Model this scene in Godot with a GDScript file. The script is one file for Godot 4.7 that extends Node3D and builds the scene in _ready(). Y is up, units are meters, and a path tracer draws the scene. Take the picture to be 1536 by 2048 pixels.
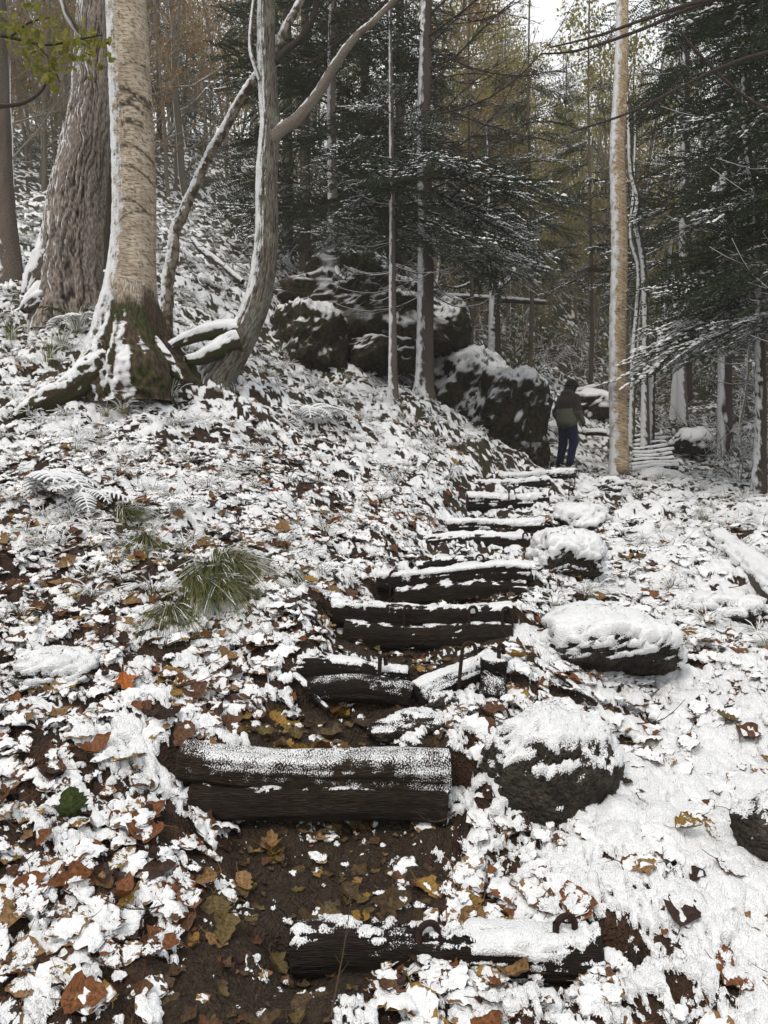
extends Node3D
# A snowy forest trail with log steps. Camera at (0, 1.6, 0) looking along -Z; metres, y up.

const F := 1547.0                     # focal length in photograph pixels (2048 tall)
const PITCH := 0.0543
const EYE := 1.6
const WIND := Vector3(-0.90, 0.05, 0.42)

var rng := RandomNumberGenerator.new()
var names := {}
var M := {}                           # materials
var n_big: FastNoiseLite
var n_mid: FastNoiseLite
var n_fine: FastNoiseLite
var n_cell: FastNoiseLite
var n3: FastNoiseLite
var steps := []                       # the log steps: {s, cx, top, base}

# ---------------------------------------------------------------- camera geometry
func P(px: float, py: float, d: float) -> Vector3:
	var x := (px - 768.0) / F * d
	var yc := -(py - 1024.0) / F * d
	return Vector3(x, EYE + yc * cos(PITCH) - d * sin(PITCH), -(d * cos(PITCH) + yc * sin(PITCH)))

func G(px: float, d: float, lift := 0.0) -> Vector3:      # a point on the ground
	var x := (px - 768.0) / F * d
	return Vector3(x, gh(x, -d) + lift, -d)

# ---------------------------------------------------------------- naming
func numbered(called: String) -> String:
	var k: int = names.get(called, 0)
	names[called] = k + 1
	return called if k == 0 else "%s_%03d" % [called, k]

func tag(o: Node, label: String, category: String, group := "", kind := "") -> Node:
	o.set_meta("label", label)
	if category: o.set_meta("category", category)
	if group: o.set_meta("group", group)
	if kind: o.set_meta("kind", kind)
	return o

func thing(called: String, label: String, category: String, at := Vector3.ZERO, group := "") -> Node3D:
	var o := Node3D.new()
	o.name = numbered(called)
	add_child(o)
	o.position = at
	tag(o, label, category, group)
	return o

func put(called: String, mesh: Mesh, parent: Node = self, kind := "") -> MeshInstance3D:
	var o := MeshInstance3D.new()
	o.name = numbered(called) if parent == self else called
	o.mesh = mesh
	parent.add_child(o, true)
	if kind: o.set_meta("kind", kind)
	return o

func multi(called: String, mesh: Mesh, xf: Array, cols: Array, parent: Node = self) -> MultiMeshInstance3D:
	var mm := MultiMesh.new()
	mm.transform_format = MultiMesh.TRANSFORM_3D
	mm.use_colors = cols.size() > 0
	mm.mesh = mesh
	mm.instance_count = xf.size()
	for i in xf.size():
		mm.set_instance_transform(i, xf[i])
		if cols.size() > 0: mm.set_instance_color(i, cols[i])
	var o := MultiMeshInstance3D.new()
	o.name = numbered(called) if parent == self else called
	o.multimesh = mm
	parent.add_child(o, true)
	o.set_meta("kind", "stuff")
	return o

# ---------------------------------------------------------------- mesh building
class MB:
	var v := PackedVector3Array()
	var c := PackedColorArray()
	var i := PackedInt32Array()
	var uv := PackedVector2Array()
	func surface(mesh: ArrayMesh, mat: Material) -> ArrayMesh:
		if i.size() == 0: return mesh
		var a := []
		a.resize(Mesh.ARRAY_MAX)
		a[Mesh.ARRAY_VERTEX] = v
		a[Mesh.ARRAY_COLOR] = c
		a[Mesh.ARRAY_INDEX] = i
		if uv.size() == v.size(): a[Mesh.ARRAY_TEX_UV] = uv
		var st := SurfaceTool.new()
		st.create_from_arrays(a)
		st.generate_normals()
		st.commit(mesh)
		mesh.surface_set_material(mesh.get_surface_count() - 1, mat)
		return mesh
	func mesh(mat: Material) -> ArrayMesh:
		return surface(ArrayMesh.new(), mat)
	func tri(a: Vector3, b: Vector3, d: Vector3, col: Color) -> void:
		var k := v.size()
		v.append(a); v.append(b); v.append(d)
		c.append(col); c.append(col); c.append(col)
		i.append(k); i.append(k + 1); i.append(k + 2)
	func tube(pts: PackedVector3Array, r0: float, r1: float, sides: int, col: Color) -> void:
		var n := pts.size()
		var base := v.size()
		var ref := Vector3(0.31, 0.2, 0.93)
		for k in n:
			var t := (pts[mini(k + 1, n - 1)] - pts[maxi(k - 1, 0)]).normalized()
			var x := (ref - t * ref.dot(t)).normalized()
			var y := t.cross(x)
			var r := lerpf(r0, r1, float(k) / (n - 1))
			for s in sides:
				var a := TAU * s / sides
				v.append(pts[k] + (x * cos(a) + y * sin(a)) * r)
				c.append(col)
				uv.append(Vector2(float(s) / sides, k))
		for k in n - 1:
			for s in sides:
				var p := base + k * sides + s
				var q := base + k * sides + (s + 1) % sides
				i.append(p); i.append(p + sides); i.append(q)
				i.append(q); i.append(p + sides); i.append(q + sides)
	func lump(p: Vector3, ax: Vector3, ay: Vector3, az: Vector3, col: Color) -> void:   # a small faceted dome of snow
		var top := p + ay
		var k := v.size()
		v.append(top); c.append(col)
		for s in 6:
			var a := TAU * s / 6
			v.append(p + ax * cos(a) + az * sin(a)); c.append(col)
		for s in 6:
			i.append(k); i.append(k + 1 + (s + 1) % 6); i.append(k + 1 + s)

func smooth_path(ctrl: Array, step: float) -> Array:      # [[Vector3, r]...] -> resampled by arc length
	var out := []
	var n := ctrl.size()
	for k in n - 1:
		var a = ctrl[maxi(k - 1, 0)]
		var b = ctrl[k]
		var c = ctrl[k + 1]
		var d = ctrl[mini(k + 2, n - 1)]
		var m := maxi(1, int(ceil((c[0] - b[0]).length() / step)))
		for j in m:
			var t := float(j) / m
			var p: Vector3 = b[0].cubic_interpolate(c[0], a[0], d[0], t)
			out.append([p, lerpf(b[1], c[1], t * t * (3 - 2 * t) if n < 3 else t)])
	out.append(ctrl[n - 1])
	return out

# a grid is {P, N, C (columns), R (rows), A (angle or u per column), H (length along per row), wrap}
func tube_grid(ctrl: Array, sides: int, step: float, disp: Callable, up_ref := false, caps := false) -> Dictionary:
	var path := smooth_path(ctrl, step)
	if caps:
		var d0: Vector3 = (path[0][0] - path[1][0]).normalized()
		var e: int = path.size() - 1
		var d1: Vector3 = (path[e][0] - path[e - 1][0]).normalized()
		path.push_front([path[0][0] + d0 * 0.006, path[0][1] * 0.93])
		path.push_front([path[0][0] + d0 * 0.001, path[0][1] * 0.5])
		path.push_front([path[0][0] + d0 * 0.001, 0.0005])
		e = path.size() - 1
		path.push_back([path[e][0] + d1 * 0.006, path[e][1] * 0.93])
		path.push_back([path[e + 1][0] + d1 * 0.001, path[e][1] * 0.5])
		path.push_back([path[e + 2][0] + d1 * 0.001, 0.0005])
	var n := path.size()
	var C := sides + 1
	var g := {"C": C, "R": n, "wrap": true, "flip": 1.0}
	var pos := PackedVector3Array()
	pos.resize(C * n)
	var A := PackedFloat32Array()
	for s in C: A.append(TAU * s / sides)
	var H := PackedFloat32Array()
	var h := 0.0
	var ref := Vector3.UP if up_ref else Vector3.LEFT
	for k in n:
		var p: Vector3 = path[k][0]
		var r: float = path[k][1]
		if k > 0: h += (p - path[k - 1][0]).length()
		H.append(h)
		var t: Vector3 = (path[mini(k + 1, n - 1)][0] - path[maxi(k - 1, 0)][0]).normalized()
		var x := (ref - t * ref.dot(t)).normalized()
		var y := t.cross(x)
		for s in C:
			var a: float = A[s % sides]
			var rr: float = r + disp.call(a, h, r)
			pos[k * C + s] = p + (x * cos(a) + y * sin(a)) * rr
	g.P = pos
	g.A = A
	g.H = H
	normals(g)
	return g

func rows(g: Dictionary, r0: int, r1: int) -> Dictionary:      # the rows r0 to r1 of a grid
	var C: int = g.C
	return {"C": C, "R": r1 - r0 + 1, "wrap": g.wrap, "flip": g.flip, "A": g.A, "P": g.P.slice(r0 * C, (r1 + 1) * C), "N": g.N.slice(r0 * C, (r1 + 1) * C), "H": g.H.slice(r0, r1 + 1)}

func normals(g: Dictionary) -> void:
	var C: int = g.C
	var R: int = g.R
	var pos: PackedVector3Array = g.P
	var N := PackedVector3Array()
	N.resize(C * R)
	var fl: float = g.flip
	for j in R:
		var j0 := maxi(j - 1, 0) * C
		var j1 := mini(j + 1, R - 1) * C
		for i in C:
			var i0 := i - 1
			var i1 := i + 1
			if i0 < 0: i0 = C - 2 if g.wrap else 0
			if i1 > C - 1: i1 = 1 if g.wrap else C - 1
			var du := pos[j * C + i1] - pos[j * C + i0]
			var dv := pos[j1 + i] - pos[j0 + i]
			var nn := du.cross(dv) * fl
			var l := nn.length()
			N[j * C + i] = nn / l if l > 1e-12 else (Vector3.UP if j == R - 1 else Vector3.DOWN)
	g.N = N

# commit a grid as a mesh; tint(p, n, a, h) -> Color. With thick(p, n, a, h) -> t it becomes a layer of snow lying on the grid: depth * sqrt(t) thick
# where t > 0, thinning to loose grains (vertex alpha against the grain texture) down to t = -edge, nothing below
func grid_mesh(g: Dictionary, mat: Material, tint = null, thick = null, uvs := Vector2.ONE, depth := 0.02, edge := 0.2, thin := 0.0015) -> ArrayMesh:
	var C: int = g.C
	var R: int = g.R
	var pos: PackedVector3Array = g.P
	var N: PackedVector3Array = g.N
	var A: PackedFloat32Array = g.A
	var H: PackedFloat32Array = g.H
	var map := PackedInt32Array()
	map.resize(C * R)
	map.fill(-1)
	var on := PackedByteArray()
	var shift := PackedFloat32Array()
	if thick != null:
		on.resize(C * R)
		shift.resize(C * R)
		for j in R:
			for i in C:
				var k := j * C + i
				if g.wrap and i == C - 1:
					shift[k] = shift[j * C]
				else:
					shift[k] = thick.call(pos[k], N[k], A[i], H[j])
				on[k] = 1 if shift[k] > -absf(edge) else 0
	var v := PackedVector3Array()
	var nn := PackedVector3Array()
	var c := PackedColorArray()
	var uv := PackedVector2Array()
	var ind := PackedInt32Array()
	for j in R - 1:
		for i in C - 1:
			var q := [j * C + i, j * C + i + 1, (j + 1) * C + i, (j + 1) * C + i + 1]
			if thick != null and on[q[0]] + on[q[1]] + on[q[2]] + on[q[3]] == 0:
				continue
			for m in 4:
				var k: int = q[m]
				if map[k] < 0:
					map[k] = v.size()
					var p := pos[k]
					var ii := i + (m & 1)
					var jj := j + (m >> 1)
					if thick != null:
						var tt := shift[k]
						if edge < 0.0:      # a smooth layer whose rim dips under the surface it lies on
							p += N[k] * (depth * sqrt(tt) if tt > 0.0 else maxf(tt, edge) * depth * 1.2)
						else:
							p += N[k] * (thin + (depth * sqrt(tt) if tt > 0.0 else 0.0))
							c.append(Color(1, 1, 1, clampf(0.3 + 0.35 * (tt + edge) / edge, 0.0, 1.0)))
					v.append(p)
					nn.append(N[k])
					uv.append(Vector2(A[ii] / TAU * uvs.x, H[jj] * uvs.y))
					if tint != null: c.append(tint.call(pos[k], N[k], A[ii], H[jj]))
			if g.flip > 0:
				ind.append_array([map[q[0]], map[q[2]], map[q[1]], map[q[1]], map[q[2]], map[q[3]]])
			else:
				ind.append_array([map[q[0]], map[q[1]], map[q[2]], map[q[1]], map[q[3]], map[q[2]]])
	if v.size() == 0: return null
	var a := []
	a.resize(Mesh.ARRAY_MAX)
	a[Mesh.ARRAY_VERTEX] = v
	a[Mesh.ARRAY_NORMAL] = nn
	a[Mesh.ARRAY_TEX_UV] = uv
	a[Mesh.ARRAY_INDEX] = ind
	if c.size(): a[Mesh.ARRAY_COLOR] = c
	if thick != null:
		var st := SurfaceTool.new()
		st.create_from_arrays(a)
		st.generate_normals()
		var m2 := st.commit()
		m2.surface_set_material(0, mat)
		return m2
	var mesh := ArrayMesh.new()
	mesh.add_surface_from_arrays(Mesh.PRIMITIVE_TRIANGLES, a)
	mesh.surface_set_material(0, mat)
	return mesh

# ---------------------------------------------------------------- materials
func noise(freq: float, type := FastNoiseLite.TYPE_SIMPLEX_SMOOTH, oct := 3, sd := 1) -> FastNoiseLite:
	var n := FastNoiseLite.new()
	n.noise_type = type
	n.frequency = freq
	n.seed = sd
	n.fractal_type = FastNoiseLite.FRACTAL_FBM if oct > 1 else FastNoiseLite.FRACTAL_NONE
	n.fractal_octaves = oct
	return n

func ntex(freq: float, cols: Array, offs: Array, oct := 4, sd := 1, size := 512, type := FastNoiseLite.TYPE_SIMPLEX_SMOOTH) -> NoiseTexture2D:
	var t := NoiseTexture2D.new()
	t.width = size
	t.height = size
	t.seamless = true
	t.noise = noise(freq, type, oct, sd)
	if cols.size():
		var gr := Gradient.new()
		gr.offsets = PackedFloat32Array(offs)
		gr.colors = PackedColorArray(cols)
		t.color_ramp = gr
	return t

func L(r: float, g: float, b: float) -> Color:
	return Color(r, g, b).linear_to_srgb()

func mat(called: String, albedo: Color, rough := 0.9, vc := false) -> StandardMaterial3D:
	var m := StandardMaterial3D.new()
	m.resource_name = called
	m.albedo_color = albedo
	m.roughness = rough
	m.metallic_specular = 0.3
	m.vertex_color_use_as_albedo = vc
	M[called] = m
	return m

func bump(m: StandardMaterial3D, tex: Texture2D, cm: float) -> void:
	m.heightmap_enabled = true
	m.heightmap_texture = tex
	m.heightmap_scale = cm

func triplanar(m: StandardMaterial3D, s: float) -> void:
	m.uv1_triplanar = true
	m.uv1_world_triplanar = true
	m.uv1_scale = Vector3(s, s, s)

func make_materials() -> void:
	var grain := ntex(0.06, [], [], 5, 3)
	var m := mat("snow", L(0.80, 0.81, 0.825), 0.85)
	triplanar(m, 4.0)
	bump(m, grain, 0.7)
	m = mat("snow_powder", L(0.80, 0.81, 0.825), 0.9, true)
	m.albedo_texture = ntex(0.055, [Color(1, 1, 1, 0.32), Color(1, 1, 1, 1)], [0.25, 0.75], 4, 9)
	m.albedo_texture.noise.fractal_gain = 0.8
	bump(m, grain, 0.8)
	m.transparency = BaseMaterial3D.TRANSPARENCY_ALPHA_SCISSOR
	m.alpha_scissor_threshold = 0.3
	triplanar(m, 4.0)
	m.uv1_triplanar_sharpness = 6.0
	m = mat("soil", Color.WHITE, 0.62, true)
	m.albedo_texture = ntex(0.03, [L(0.45, 0.42, 0.4), L(1, 1, 1)], [0.2, 0.75], 5, 5)
	triplanar(m, 2.2)
	bump(m, grain, 2.5)
	m = mat("rock", Color.WHITE, 0.9, true)
	m.albedo_texture = ntex(0.02, [L(0.35, 0.33, 0.3), L(0.8, 0.76, 0.7), L(1, 1, 1)], [0.25, 0.55, 0.8], 5, 12)
	triplanar(m, 1.1)
	bump(m, grain, 5.0)
	# bark: uv x is round the trunk, uv y runs along it in metres
	m = mat("bark_ridged", Color.WHITE, 0.95, true)
	m.albedo_texture = ntex(0.03, [L(0.40, 0.36, 0.33), L(0.8, 0.76, 0.72), L(1, 0.98, 0.95)], [0.25, 0.55, 0.8], 4, 21)
	m.uv1_scale = Vector3(3, 0.6, 1)
	bump(m, m.albedo_texture, 1.0)
	m = mat("bark_birch", Color.WHITE, 0.75, true)
	m.albedo_texture = ntex(0.022, [L(0.34, 0.28, 0.22), L(0.68, 0.6, 0.5), L(0.9, 0.85, 0.77), L(1, 0.98, 0.93)], [0.2, 0.36, 0.5, 0.8], 5, 33)
	m.uv1_scale = Vector3(1.0, 14.0, 1)
	bump(m, m.albedo_texture, 0.6)
	m = mat("bark_golden", Color.WHITE, 0.65, true)
	m.albedo_texture = ntex(0.02, [L(0.40, 0.30, 0.2), L(0.8, 0.72, 0.62), L(1, 0.97, 0.92)], [0.2, 0.45, 0.8], 4, 37)
	m.uv1_scale = Vector3(0.6, 5.0, 1)
	bump(m, m.albedo_texture, 0.15)
	m = mat("bark_plain", Color.WHITE, 0.92, true)
	m.albedo_texture = ntex(0.05, [L(0.45, 0.43, 0.4), L(1, 1, 1)], [0.25, 0.75], 4, 41)
	m.uv1_scale = Vector3(2, 1.5, 1)
	bump(m, m.albedo_texture, 0.8)
	m = mat("wet_wood", Color.WHITE, 0.6, true)
	m.albedo_texture = ntex(0.03, [L(0.3, 0.28, 0.26), L(0.8, 0.78, 0.75), L(1, 1, 1)], [0.3, 0.6, 0.8], 5, 51)
	m.uv1_scale = Vector3(7, 0.9, 1)
	bump(m, m.albedo_texture, 1.2)
	mat("twig", Color.WHITE, 0.9, true)
	m = mat("needles", Color.WHITE, 0.7, true)
	m = mat("leaf", Color.WHITE, 0.55, true)
	m.backlight_enabled = true
	m.backlight = Color(0.9, 0.9, 0.9)
	m = mat("grass", Color.WHITE, 0.7, true)
	m.backlight_enabled = true
	m.backlight = Color(0.25, 0.25, 0.25)
	m = mat("rust", L(0.028, 0.015, 0.011), 0.7)
	m.metallic = 0.35
	m = mat("cloth", Color.WHITE, 0.95, true)
	m.rim_enabled = true
	m.rim = 0.15
	mat("skin", L(0.42, 0.25, 0.18), 0.6)
	# dead leaves of several colours
	var lc := {"brown": L(0.13, 0.06, 0.028), "rust": L(0.22, 0.085, 0.03), "tan": L(0.30, 0.18, 0.08), "yellow": L(0.33, 0.2, 0.045), "dark": L(0.05, 0.026, 0.018), "orange": L(0.45, 0.13, 0.02), "green": L(0.07, 0.1, 0.025), "mud": L(0.10, 0.064, 0.032), "red": L(0.25, 0.02, 0.025), "olive": L(0.145, 0.105, 0.038)}
	var li := Image.create(96, 192, false, Image.FORMAT_RGB8)
	var ln := noise(0.035, FastNoiseLite.TYPE_SIMPLEX_SMOOTH, 4, 61)
	for y in 192:
		for x in 96:
			var sx := absf(x / 95.0 * 2.0 - 1.0)
			var k := 0.72 + 0.5 * ln.get_noise_2d(x, y)
			var vein := absf(fposmod(y / 192.0 * 8.0 - sx * 1.5, 1.0) - 0.5)
			if vein > 0.44 and sx < 0.92: k *= 0.78
			if sx < 0.035: k *= 1.3
			if ln.get_noise_2d(x * 1.6 + 300.0, y * 1.6) > 0.30: k *= 0.45
			k = clampf(k * (1.0 - 0.25 * smoothstep(0.75, 1.0, sx)), 0.1, 1.0)
			li.set_pixel(x, y, L(k, k * 0.97, k * 0.93))
	var lt := ImageTexture.create_from_image(li)
	M.leaf.albedo_texture = lt
	for k in lc:
		m = mat("leaf_" + k, lc[k], 0.5)
		m.albedo_texture = lt
		m.backlight_enabled = true
		m.backlight = Color(0.3, 0.3, 0.3)

# ---------------------------------------------------------------- the ground
const GS := 0.6
const GX := -54.0
const GZ := -96.0
const GW := 182
const GD := 192
var field := PackedFloat32Array()

func make_ground_field() -> void:
	var pts := []                       # Vector3(x, h, z)
	for q in [[0, 2048, 2.05], [300, 1900, 2.35], [0, 1700, 2.6], [250, 1550, 3.0], [0, 1400, 3.4], [350, 1300, 3.9], [0, 1200, 4.4], [420, 1150, 4.7], [650, 1100, 5.4],
			[0, 1000, 6.0], [300, 980, 6.2], [600, 980, 6.8], [800, 1000, 7.4], [0, 830, 8.3], [270, 770, 9.0], [430, 760, 9.5], [600, 860, 9.2], [850, 930, 9.5], [120, 635, 11.5], [20, 560, 13],
			[600, 760, 12.6], [790, 815, 11.5], [852, 790, 12.2], [700, 735, 13.6], [950, 930, 13.5], [330, 600, 11.5], [450, 570, 14.5], [400, 480, 19], [300, 420, 24], [450, 420, 24], [400, 340, 34],
			[50, 330, 30], [200, 260, 46], [500, 290, 46], [0, 450, 18], [1536, 2048, 2.25], [1300, 1850, 2.5], [1536, 1700, 2.75], [1300, 1500, 3.4], [1536, 1400, 3.7], [1230, 1330, 4.2], [1500, 1250, 4.6],
			[1300, 1180, 5.3], [1130, 1150, 5.6], [1500, 1110, 6.3], [1300, 1050, 7.5], [1180, 1010, 9.0], [1450, 1010, 10], [1240, 960, 13.7], [1130, 951, 14.5], [1520, 990, 11.6], [1330, 945, 16], [1300, 890, 19],
			[1150, 885, 19], [1450, 870, 19], [1160, 790, 25], [1300, 800, 27], [1480, 800, 25], [1000, 690, 24], [900, 640, 27], [1250, 690, 36], [1500, 690, 36], [1050, 600, 38], [1300, 560, 50], [1000, 480, 52],
			[750, 440, 40], [600, 500, 27], [700, 330, 52]]:
		var w := P(q[0], q[1], q[2])
		pts.append(w)
	for s in steps:
		pts.append(Vector3(s.cx, (s.top + s.base) * 0.5, -s.s))
	for q in [Vector3(-10, 0.6, 5), Vector3(10, -0.5, 5), Vector3(0, -1.0, 12), Vector3(-17, 5.5, -8), Vector3(20, 1.4, -10), Vector3(32, 3.5, -30), Vector3(-40, 24, -60), Vector3(0, 30, -75), Vector3(45, 20, -60), Vector3(45, 9, -35), Vector3(-45, 20, -25), Vector3(-40, 8, 8), Vector3(40, 0, 8)]:
		pts.append(q)
	var n := pts.size()
	var m := n + 3
	var A := []
	for i in m:
		var row := PackedFloat64Array()
		row.resize(m + 1)
		A.append(row)
	for i in n:
		for j in n:
			var dx: float = pts[i].x - pts[j].x
			var dz: float = pts[i].z - pts[j].z
			var r2 := dx * dx + dz * dz
			A[i][j] = r2 * log(r2) if r2 > 1e-9 else 0.0
		A[i][i] += 0.02
		A[i][n] = 1.0; A[i][n + 1] = pts[i].x; A[i][n + 2] = pts[i].z
		A[n][i] = 1.0; A[n + 1][i] = pts[i].x; A[n + 2][i] = pts[i].z
		A[i][m] = pts[i].y
	for c in m:
		var best := c
		for r in range(c + 1, m):
			if absf(A[r][c]) > absf(A[best][c]): best = r
		var tmp = A[c]; A[c] = A[best]; A[best] = tmp
		var rc: PackedFloat64Array = A[c]
		for r in range(c + 1, m):
			var f: float = A[r][c] / rc[c]
			if f == 0.0: continue
			var rr: PackedFloat64Array = A[r]
			for k in range(c, m + 1): rr[k] -= f * rc[k]
			A[r] = rr
	var W := PackedFloat64Array()
	W.resize(m)
	for c in range(m - 1, -1, -1):
		var s: float = A[c][m]
		for k in range(c + 1, m): s -= A[c][k] * W[k]
		W[c] = s / A[c][c]
	var X := PackedFloat64Array()
	var Z := PackedFloat64Array()
	for q in pts: X.append(q.x); Z.append(q.z)
	field.resize(GW * GD)
	for j in GD:
		var z := GZ + j * GS
		for i in GW:
			var x := GX + i * GS
			var h := W[n] + W[n + 1] * x + W[n + 2] * z
			for k in n:
				var dx := x - X[k]
				var dz := z - Z[k]
				var r2 := dx * dx + dz * dz + 1e-9
				h += W[k] * r2 * log(r2)
			field[j * GW + i] = h

func cr(a: float, b: float, c: float, d: float, t: float) -> float:
	return b + 0.5 * t * (c - a + t * (2.0 * a - 5.0 * b + 4.0 * c - d + t * (3.0 * (b - c) + d - a)))

func base_h(x: float, z: float) -> float:
	var fx := clampf((x - GX) / GS, 1.0, GW - 2.001)
	var fz := clampf((z - GZ) / GS, 1.0, GD - 2.001)
	var i := int(fx)
	var j := int(fz)
	var tx := fx - i
	var k := (j - 1) * GW + i
	var r := PackedFloat32Array([0, 0, 0, 0])
	for q in 4:
		r[q] = cr(field[k - 1], field[k], field[k + 1], field[k + 2], tx)
		k += GW
	return cr(r[0], r[1], r[2], r[3], fz - j)

func path_x(s: float) -> float:
	if s <= steps[0].s: return steps[0].cx
	for k in steps.size() - 1:
		if s < steps[k + 1].s:
			return lerpf(steps[k].cx, steps[k + 1].cx, (s - steps[k].s) / (steps[k + 1].s - steps[k].s))
	return lerpf(steps[-1].cx, 3.4, clampf((s - steps[-1].s) / 6.0, 0, 1))

func stair_h(s: float, b: float) -> float:
	var n := steps.size()
	if s < steps[0].s + 0.05: return minf(b, steps[0].base + 0.02)
	for k in n:
		var a = steps[k]
		var nx: float = steps[k + 1].s if k < n - 1 else a.s + 2.5
		if s < nx + 0.05:
			var to: float = steps[k + 1].base if k < n - 1 else b
			return lerpf(a.top - 0.06, to, clampf((s - a.s) / (nx - a.s), 0, 1))
	return b

# how much a place belongs to the trodden path, 0..1
func path_w(x: float, s: float) -> float:
	if s > 12.5: return 0.0
	return 1.0 - smoothstep(0.40, 0.72, absf(x - path_x(s) - 0.02))

# where the tread is trodden bare of snow, 0..1
func bare_w(x: float, s: float) -> float:
	if s > 12.5: return 0.0
	var c := lerpf(lerpf(-0.35, -0.18, smoothstep(2.3, 2.6, s)), path_x(s), smoothstep(3.1, 3.7, s))
	var hw := lerpf(0.20, 0.33, smoothstep(2.3, 2.6, s))
	return 1.0 - smoothstep(hw, hw + 0.22, absf(x - c + 0.10 * n_mid.get_noise_2d(x, s)))

func gh(x: float, z: float) -> float:
	var b := base_h(x, z)
	var w := path_w(x, -z)
	if w > 0.0 and -z < 12.3:
		b = lerpf(b, stair_h(-z, b), w)
	return b

func soil_h(x: float, z: float) -> float:
	var h := gh(x, z)
	var far := clampf(-z / 10.0, 0.0, 1.0)
	return h + n_big.get_noise_2d(x, z) * lerpf(0.05, 0.16, far) + n_mid.get_noise_2d(x, z) * lerpf(0.03, 0.05, far) + n_fine.get_noise_2d(x, z) * 0.004 * (1.0 - far)

# snow cover above (positive) or below zero where the soil is bare
func snow_t(x: float, z: float) -> float:
	var s := -z
	var b := lerpf(-0.06, 0.30, smoothstep(-0.6, 1.5, x - path_x(s)))
	b = lerpf(b, 0.02, smoothstep(3.5, 8.0, s)) if x < path_x(s) else b
	b -= 0.3 * smoothstep(10.5, 14.0, s) * smoothstep(2.0, 4.0, x)
	b -= smoothstep(13.0, 22.0, s) * (0.25 if x < 0.0 else 0.42 - 0.2 * smoothstep(0.0, 5.0, x))
	if s < 12.5:
		b -= bare_w(x, s) * lerpf(0.60, 0.22, smoothstep(4.0, 6.5, s))
	if s < 2.7: b -= 0.22 * smoothstep(-0.55, -0.85, x) * smoothstep(2.7, 2.1, s)
	if x < path_x(s): b -= 0.12 * smoothstep(5.5, 3.5, s)
	var soft := 1.0 - 0.4 * smoothstep(0.5, 1.0, x - path_x(s)) * smoothstep(4.2, 3.0, s)
	b -= 0.10 * smoothstep(3.2, 4.5, s) * smoothstep(0.0, 0.6, x - path_x(s))
	b += 0.45 * smoothstep(15.5, 17.0, s) * smoothstep(30.0, 24.0, s) * smoothstep(1.2, 0.5, absf(x - 0.235 * s))
	var t := b + n_mid.get_noise_2d(x + 31.0, z) * 0.4 + (n_cell.get_noise_2d(x, z) * 0.5 + n_fine.get_noise_2d(x, z) * 0.6) * soft + n_big.get_noise_2d(x, z + 60.0) * 0.45
	return t

func soil_tint(x: float, z: float) -> Color:
	var s := -z
	var w := bare_w(x, s)
	var k := n_mid.get_noise_2d(x * 1.7 + 9.0, z * 1.7)
	var litter := Color(0.075, 0.042, 0.026).lerp(Color(0.035, 0.022, 0.015), clampf(0.5 + k * 1.4, 0, 1))
	var far := Color(0.10, 0.082, 0.056).lerp(Color(0.055, 0.062, 0.03), clampf(0.5 + k * 1.6, 0, 1))
	return litter.lerp(far, smoothstep(7.0, 13.0, s)).lerp(Color(0.052, 0.036, 0.024), w)

func fan_grid(cols: int, rows: int, a0: float, a1: float, r0: float, r1: float, hf: Callable) -> Dictionary:
	var g := {"C": cols, "R": rows, "wrap": false, "flip": 1.0}
	var pos := PackedVector3Array()
	pos.resize(cols * rows)
	var A := PackedFloat32Array()
	var H := PackedFloat32Array()
	for i in cols: A.append(lerpf(a0, a1, float(i) / (cols - 1)))
	for j in rows:
		var r := r0 * pow(r1 / r0, float(j) / (rows - 1))
		H.append(r)
		for i in cols:
			var x := r * sin(A[i])
			var z := -r * cos(A[i])
			pos[j * cols + i] = Vector3(x, hf.call(x, z), z)
	g.P = pos
	g.A = A
	g.H = H
	g.flip = 1.0
	normals(g)
	if g.N[cols * rows / 2].y < 0:
		g.flip = -1.0
		normals(g)
	return g

func make_ground() -> void:
	make_ground_field()
	var tint := func(p, _n, _a, _h): return soil_tint(p.x, p.z)
	var g := fan_grid(560, 600, -0.72, 0.72, 1.2, 70.0, soil_h)
	var o := put("ground", grid_mesh(g, M.soil, tint))
	tag(o, "dark forest soil and leaf litter sloping uphill under the snow", "", "", "structure")
	# the rest of the sheet: outside the view, out to the horizon
	var g2 := fan_grid(120, 60, 0.72, TAU - 0.72, 1.2, 70.0, soil_h)
	tag(put("ground", grid_mesh(g2, M.soil, tint)), "forest ground behind and beside the viewpoint", "", "", "structure")
	var g3 := fan_grid(90, 24, 0.0, TAU, 69.0, 700.0, func(x, z): return gh(x * minf(1.0, 52.0 / maxf(absf(x), 0.1)), z * minf(1.0, 90.0 / maxf(absf(z), 0.1))) - 0.3)
	tag(put("ground", grid_mesh(g3, M.soil, tint)), "distant forest ground beyond the hill crest", "", "", "structure")
	var gs := fan_grid(580, 860, -0.70, 0.70, 1.25, 62.0, soil_h)
	var th := func(p, n, _a, _h): return snow_t(p.x, p.z) - 1.1 * smoothstep(0.72, 0.42, n.y)
	var sn := put("snow", grid_mesh(gs, M.snow_powder, null, th, Vector2.ONE, 0.045, 0.15, 0.003))
	tag(sn, "thin patchy fresh snow lying over leaf litter and soil", "", "", "structure")
	var gs2 := fan_grid(160, 70, 0.70, TAU - 0.70, 1.25, 40.0, soil_h)
	tag(put("snow", grid_mesh(gs2, M.snow_powder, null, th, Vector2.ONE, 0.04, 0.22, 0.003)), "patchy snow behind and beside the viewpoint", "", "", "structure")

# ---------------------------------------------------------------- trunks
func px_path(list: Array) -> Array:      # [px, py, depth, width px] -> [[Vector3, radius]]
	var out := []
	for q in list:
		out.append([P(q[0], q[1], q[2]), q[3] * 0.5 * q[2] / F])
	return out

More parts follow.
